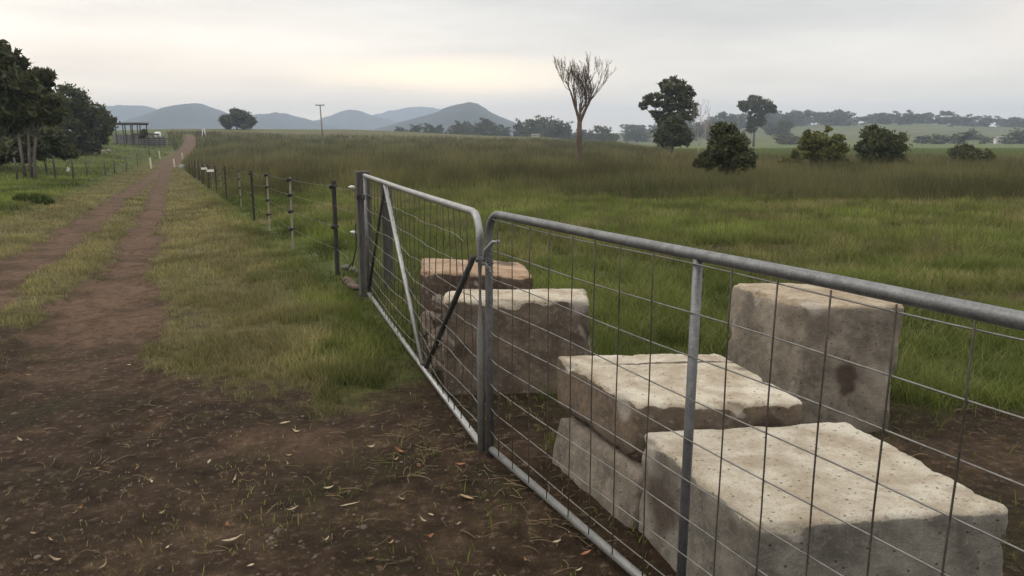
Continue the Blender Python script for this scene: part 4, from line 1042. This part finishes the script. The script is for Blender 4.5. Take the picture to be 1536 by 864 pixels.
def tussocks():
    rnd = np.random.default_rng(55); nc = 3400
    yc = np.exp(rnd.uniform(math.log(4.2), math.log(24), nc)); uc = rnd.uniform(560, 1680, nc); xc = (uc-768)/1172*yc
    mk = masks(xc, yc); kp = mk['right'] & (mk['dirt'] < .45) & (rnd.uniform(0, 1, nc) < .25+1.2*sstep(mk['nz'], .4, .62))
    for P_ in BLK: kp &= polysd(xc, yc, P_) < -.10
    xc, yc = xc[kp], yc[kp]; m_ = 46; r_ = np.repeat(rnd.uniform(.05, .16, len(xc)), m_)
    x = np.repeat(xc, m_)+rnd.normal(size=len(r_))*r_; y = np.repeat(yc, m_)+rnd.normal(size=len(r_))*r_
    h = np.repeat(rnd.uniform(.10, .27, len(xc)), m_)*rnd.uniform(.6, 1.1, len(r_)); t1 = np.repeat(rnd.uniform(0, 1, len(xc)), m_); t2 = rnd.uniform(0, 1, len(r_)); t_ = np.clip(.6*t1+.4*t2, 0, 1)
    cb = mixv((.050, .066, .016), (.11, .125, .032), t_); ct = mixv((.095, .130, .028), (.26, .275, .080), t_)
    st = (t2 > .90)[:, None]; ct = np.where(st, np.array([[.24, .20, .10]]), ct)
    blades('tussock_grass', x, y, h, np.maximum(.004, y*.0007), cb, ct, 1.1, 'clumps of longer arching green grass beyond the gates', rnd)
tussocks()
# seed heads over the near green: sparse tall stems
rnd = np.random.default_rng(77); n = 5000
y = np.exp(rnd.uniform(math.log(9), math.log(30), n)); u = rnd.uniform(560, 1650, n); x = (u-768)/1172*y
mk = masks(x, y); kp = mk['right'] & (mk['dirt'] < .3) & (mk['nz'] > .47); x = x[kp]; y = y[kp]; n = len(x)
blades('seeding_stems', x, y, rnd.uniform(.35, .7, n), np.maximum(.003, y*.0005), mixv((.06, .06, .02), (.1, .09, .04), rnd.uniform(0, 1, n)), mixv((.12, .095, .05), (.24, .20, .11), rnd.uniform(0, 1, n)), .35, 'thin straw coloured seeding stems over the green grass', rnd)

# ------------------------------------------------------------------ litter
def strawlitter():
    rnd = np.random.default_rng(5); mb = MB(); rd = random.Random(5); k = 0
    spots = [(600,680,60),(690,690,70),(760,720,80),(720,640,60),(830,760,80),(870,810,60),(640,650,80),(560,710,120),(300,700,250),(420,620,200),(150,650,180),(600,780,200),(900,640,60),(1440,620,90)]
    for (u, v, s_) in spots:
        for _ in range(24 if s_ < 100 else 22):
            uu = rd.gauss(u, s_*.6); vv = max(480, rd.gauss(v, s_*.38)); P = gp(uu, vv, 0)
            if P[1] > 9 or any(polysd(np.array([P[0]]), np.array([P[1]]), B_)[0] > -.03 for B_ in BLK): continue
            L = rd.uniform(.02, .12); a = rd.uniform(0, 6.28); z = gz(P[0], P[1])
            b_ = rd.uniform(-.6, .6); q = [P[0], P[1]]
            pts = []
            for i in range(4): 
                t_ = i/3; pts.append((P[0]+math.cos(a+b_*t_)*L*t_, P[1]+math.sin(a+b_*t_)*L*t_, z+.006+.012*math.sin(t_*3)*rd.random()))
            mb.tube(pts, rd.uniform(.0008, .0018), 4)
    o_ = mb.build('straw_litter', simple('dead_straw', (.11, .082, .045), (.26, .20, .12), 9, .9, bstr=0)); tag(o_, 'dead grass stems and twiglets strewn on the dark soil', kind='stuff')
strawlitter()
def pebbles():
    rd = random.Random(8); mb = MB()
    tmp = [MB().blob((0, 0, 0), (1, .8, .55), i, .5, 1) for i in range(6)]
    for i in range(430):
        u = rd.uniform(-60, 760); v = rd.uniform(300, 900); P = at(u, v) if v < 420 else gp(u, v, 0)
        mk = masks(np.array([P[0]]), np.array([P[1]]))
        if mk['dirt'][0] < .5: continue
        s_ = rd.uniform(.003, .009)*(1+.10*P[1])*(2.0 if rd.random() < .05 else 1); z = gz(P[0], P[1]); t_ = tmp[i % 6]; a = rd.uniform(0, 6.28); b0 = len(mb.v)
        for q in t_.v: mb.v.append(Vector((P[0]+(q.x*math.cos(a)-q.y*math.sin(a))*s_, P[1]+(q.x*math.sin(a)+q.y*math.cos(a))*s_, z+q.z*s_+.1*s_)))
        for f_ in t_.f: mb.f.append(tuple(b0+j for j in f_))
    o_ = mb.build('pebbles', simple('pebble', (.06, .045, .035), (.17, .14, .115), 5, .9, bstr=0)); tag(o_, 'small stones and clods scattered over the soil and wheel tracks', kind='stuff')
pebbles()
# fallen gum leaves
def leaf_mesh(name, L, wd, curl, bend, c1, c2, seed):
    rnd = np.random.default_rng(seed); n = 9; V = []; C = []
    for i in range(n):
        t_ = i/(n-1); w_ = wd*math.sin(math.pi*min(1, t_*.92+.04))**.8*(1-.35*t_)
        cx_ = (t_-.5)*L; cy_ = bend*L*math.sin(math.pi*t_); cz_ = curl*L*(t_-.5)**2*2+.003
        for s_ in (-1, 0, 1): V.append((cx_, cy_+s_*w_, cz_+(abs(s_)*curl*w_*1.2))); k_ = rnd.uniform(0, 1); C.append(np.array(c1)*(1-k_)+np.array(c2)*k_)
    q = []
    for i in range(n-1):
        for s_ in (0, 1): a = i*3+s_; q.append((a, a+3, a+4, a+1))
    return mesh_np(name, np.array(V), np.array(q), np.full(len(q), 4), M['dryleaf'], attrs=dict(col=np.array(C)), smooth_=True)
PALE = ((.27, .21, .135), (.42, .345, .24)); TAN = ((.24, .16, .09), (.38, .27, .16)); RUST = ((.20, .085, .04), (.30, .135, .07))
protosL = {}
specials = [(350,818,.075,.020,'pale curled gum leaf, largest on the bare soil at bottom left',PALE,.5),(525,764,.080,.007,'long pale gum leaf lying flat on soil below the red patch',PALE,.15),
 (440,770,.050,.007,'narrow pale gum leaf left of the long flat one',PALE,.5),(428,639,.058,.010,'pale gum leaf on dark soil at the grass edge',PALE,.2),(689,704,.055,.014,'rust coloured leaf on straw left of the gate stile',RUST,.5),
 (598,682,.060,.014,'rusty brown leaf among straw, left of the other rust coloured leaf',RUST,.6),(700,755,.065,.012,'broad tan leaf in the small green tuft near the gate',TAN,.3),(880,836,.045,.009,'orange leaf close to the nearer gate bottom rail',RUST,.4)]
for i, (u, v, L, wd, lb, cc_, cu) in enumerate(specials):
    P = gp(u, v, 0); o_ = leaf_mesh('fallen_leaf', L, wd, cu, .12, cc_[0], cc_[1], i); o_.location = (P[0], P[1], gz(P[0], P[1])+.008); o_.rotation_euler = (random.uniform(-.3, .3), random.uniform(-.25, .25), random.uniform(-.6, .9))
    tag(o_, lb, 'leaf')
for i in range(6): protosL[i] = leaf_mesh('fallen_leaf', random.uniform(.03, .055), random.uniform(.004, .010), random.uniform(.1, 1.0), random.uniform(-.15, .2), *[PALE, TAN, PALE, RUST, TAN, PALE][i], 40+i)
used = set(); rd = random.Random(19); cnt = 0
while cnt < 48:
    u = rd.uniform(20, 930); v = rd.uniform(520, 862)
    if u > 735 + (v-672)*1.16 and v > 600: continue
    P = gp(u, v, 0); mk = masks(np.array([P[0]]), np.array([P[1]]))
    if mk['dirt'][0] < .45 or mk['right'][0]: continue
    k_ = cnt % 6; o_ = protosL[k_]
    if k_ in used: o_ = o_.copy(); COL.objects.link(o_)
    used.add(k_); o_.location = (P[0], P[1], gz(P[0], P[1])+.006); o_.rotation_euler = (rd.uniform(-.4, .4), rd.uniform(-.4, .4), rd.uniform(0, 6.28)); s_ = rd.uniform(.5, 1.0); o_.scale = (s_, s_, s_)
    tag(o_, 'small dry gum leaf scattered on the bare dark soil', 'leaf', 'small dry leaves on the soil'); cnt += 1
for p in bpy.data.objects:
    if 'used' in p: del p['used']
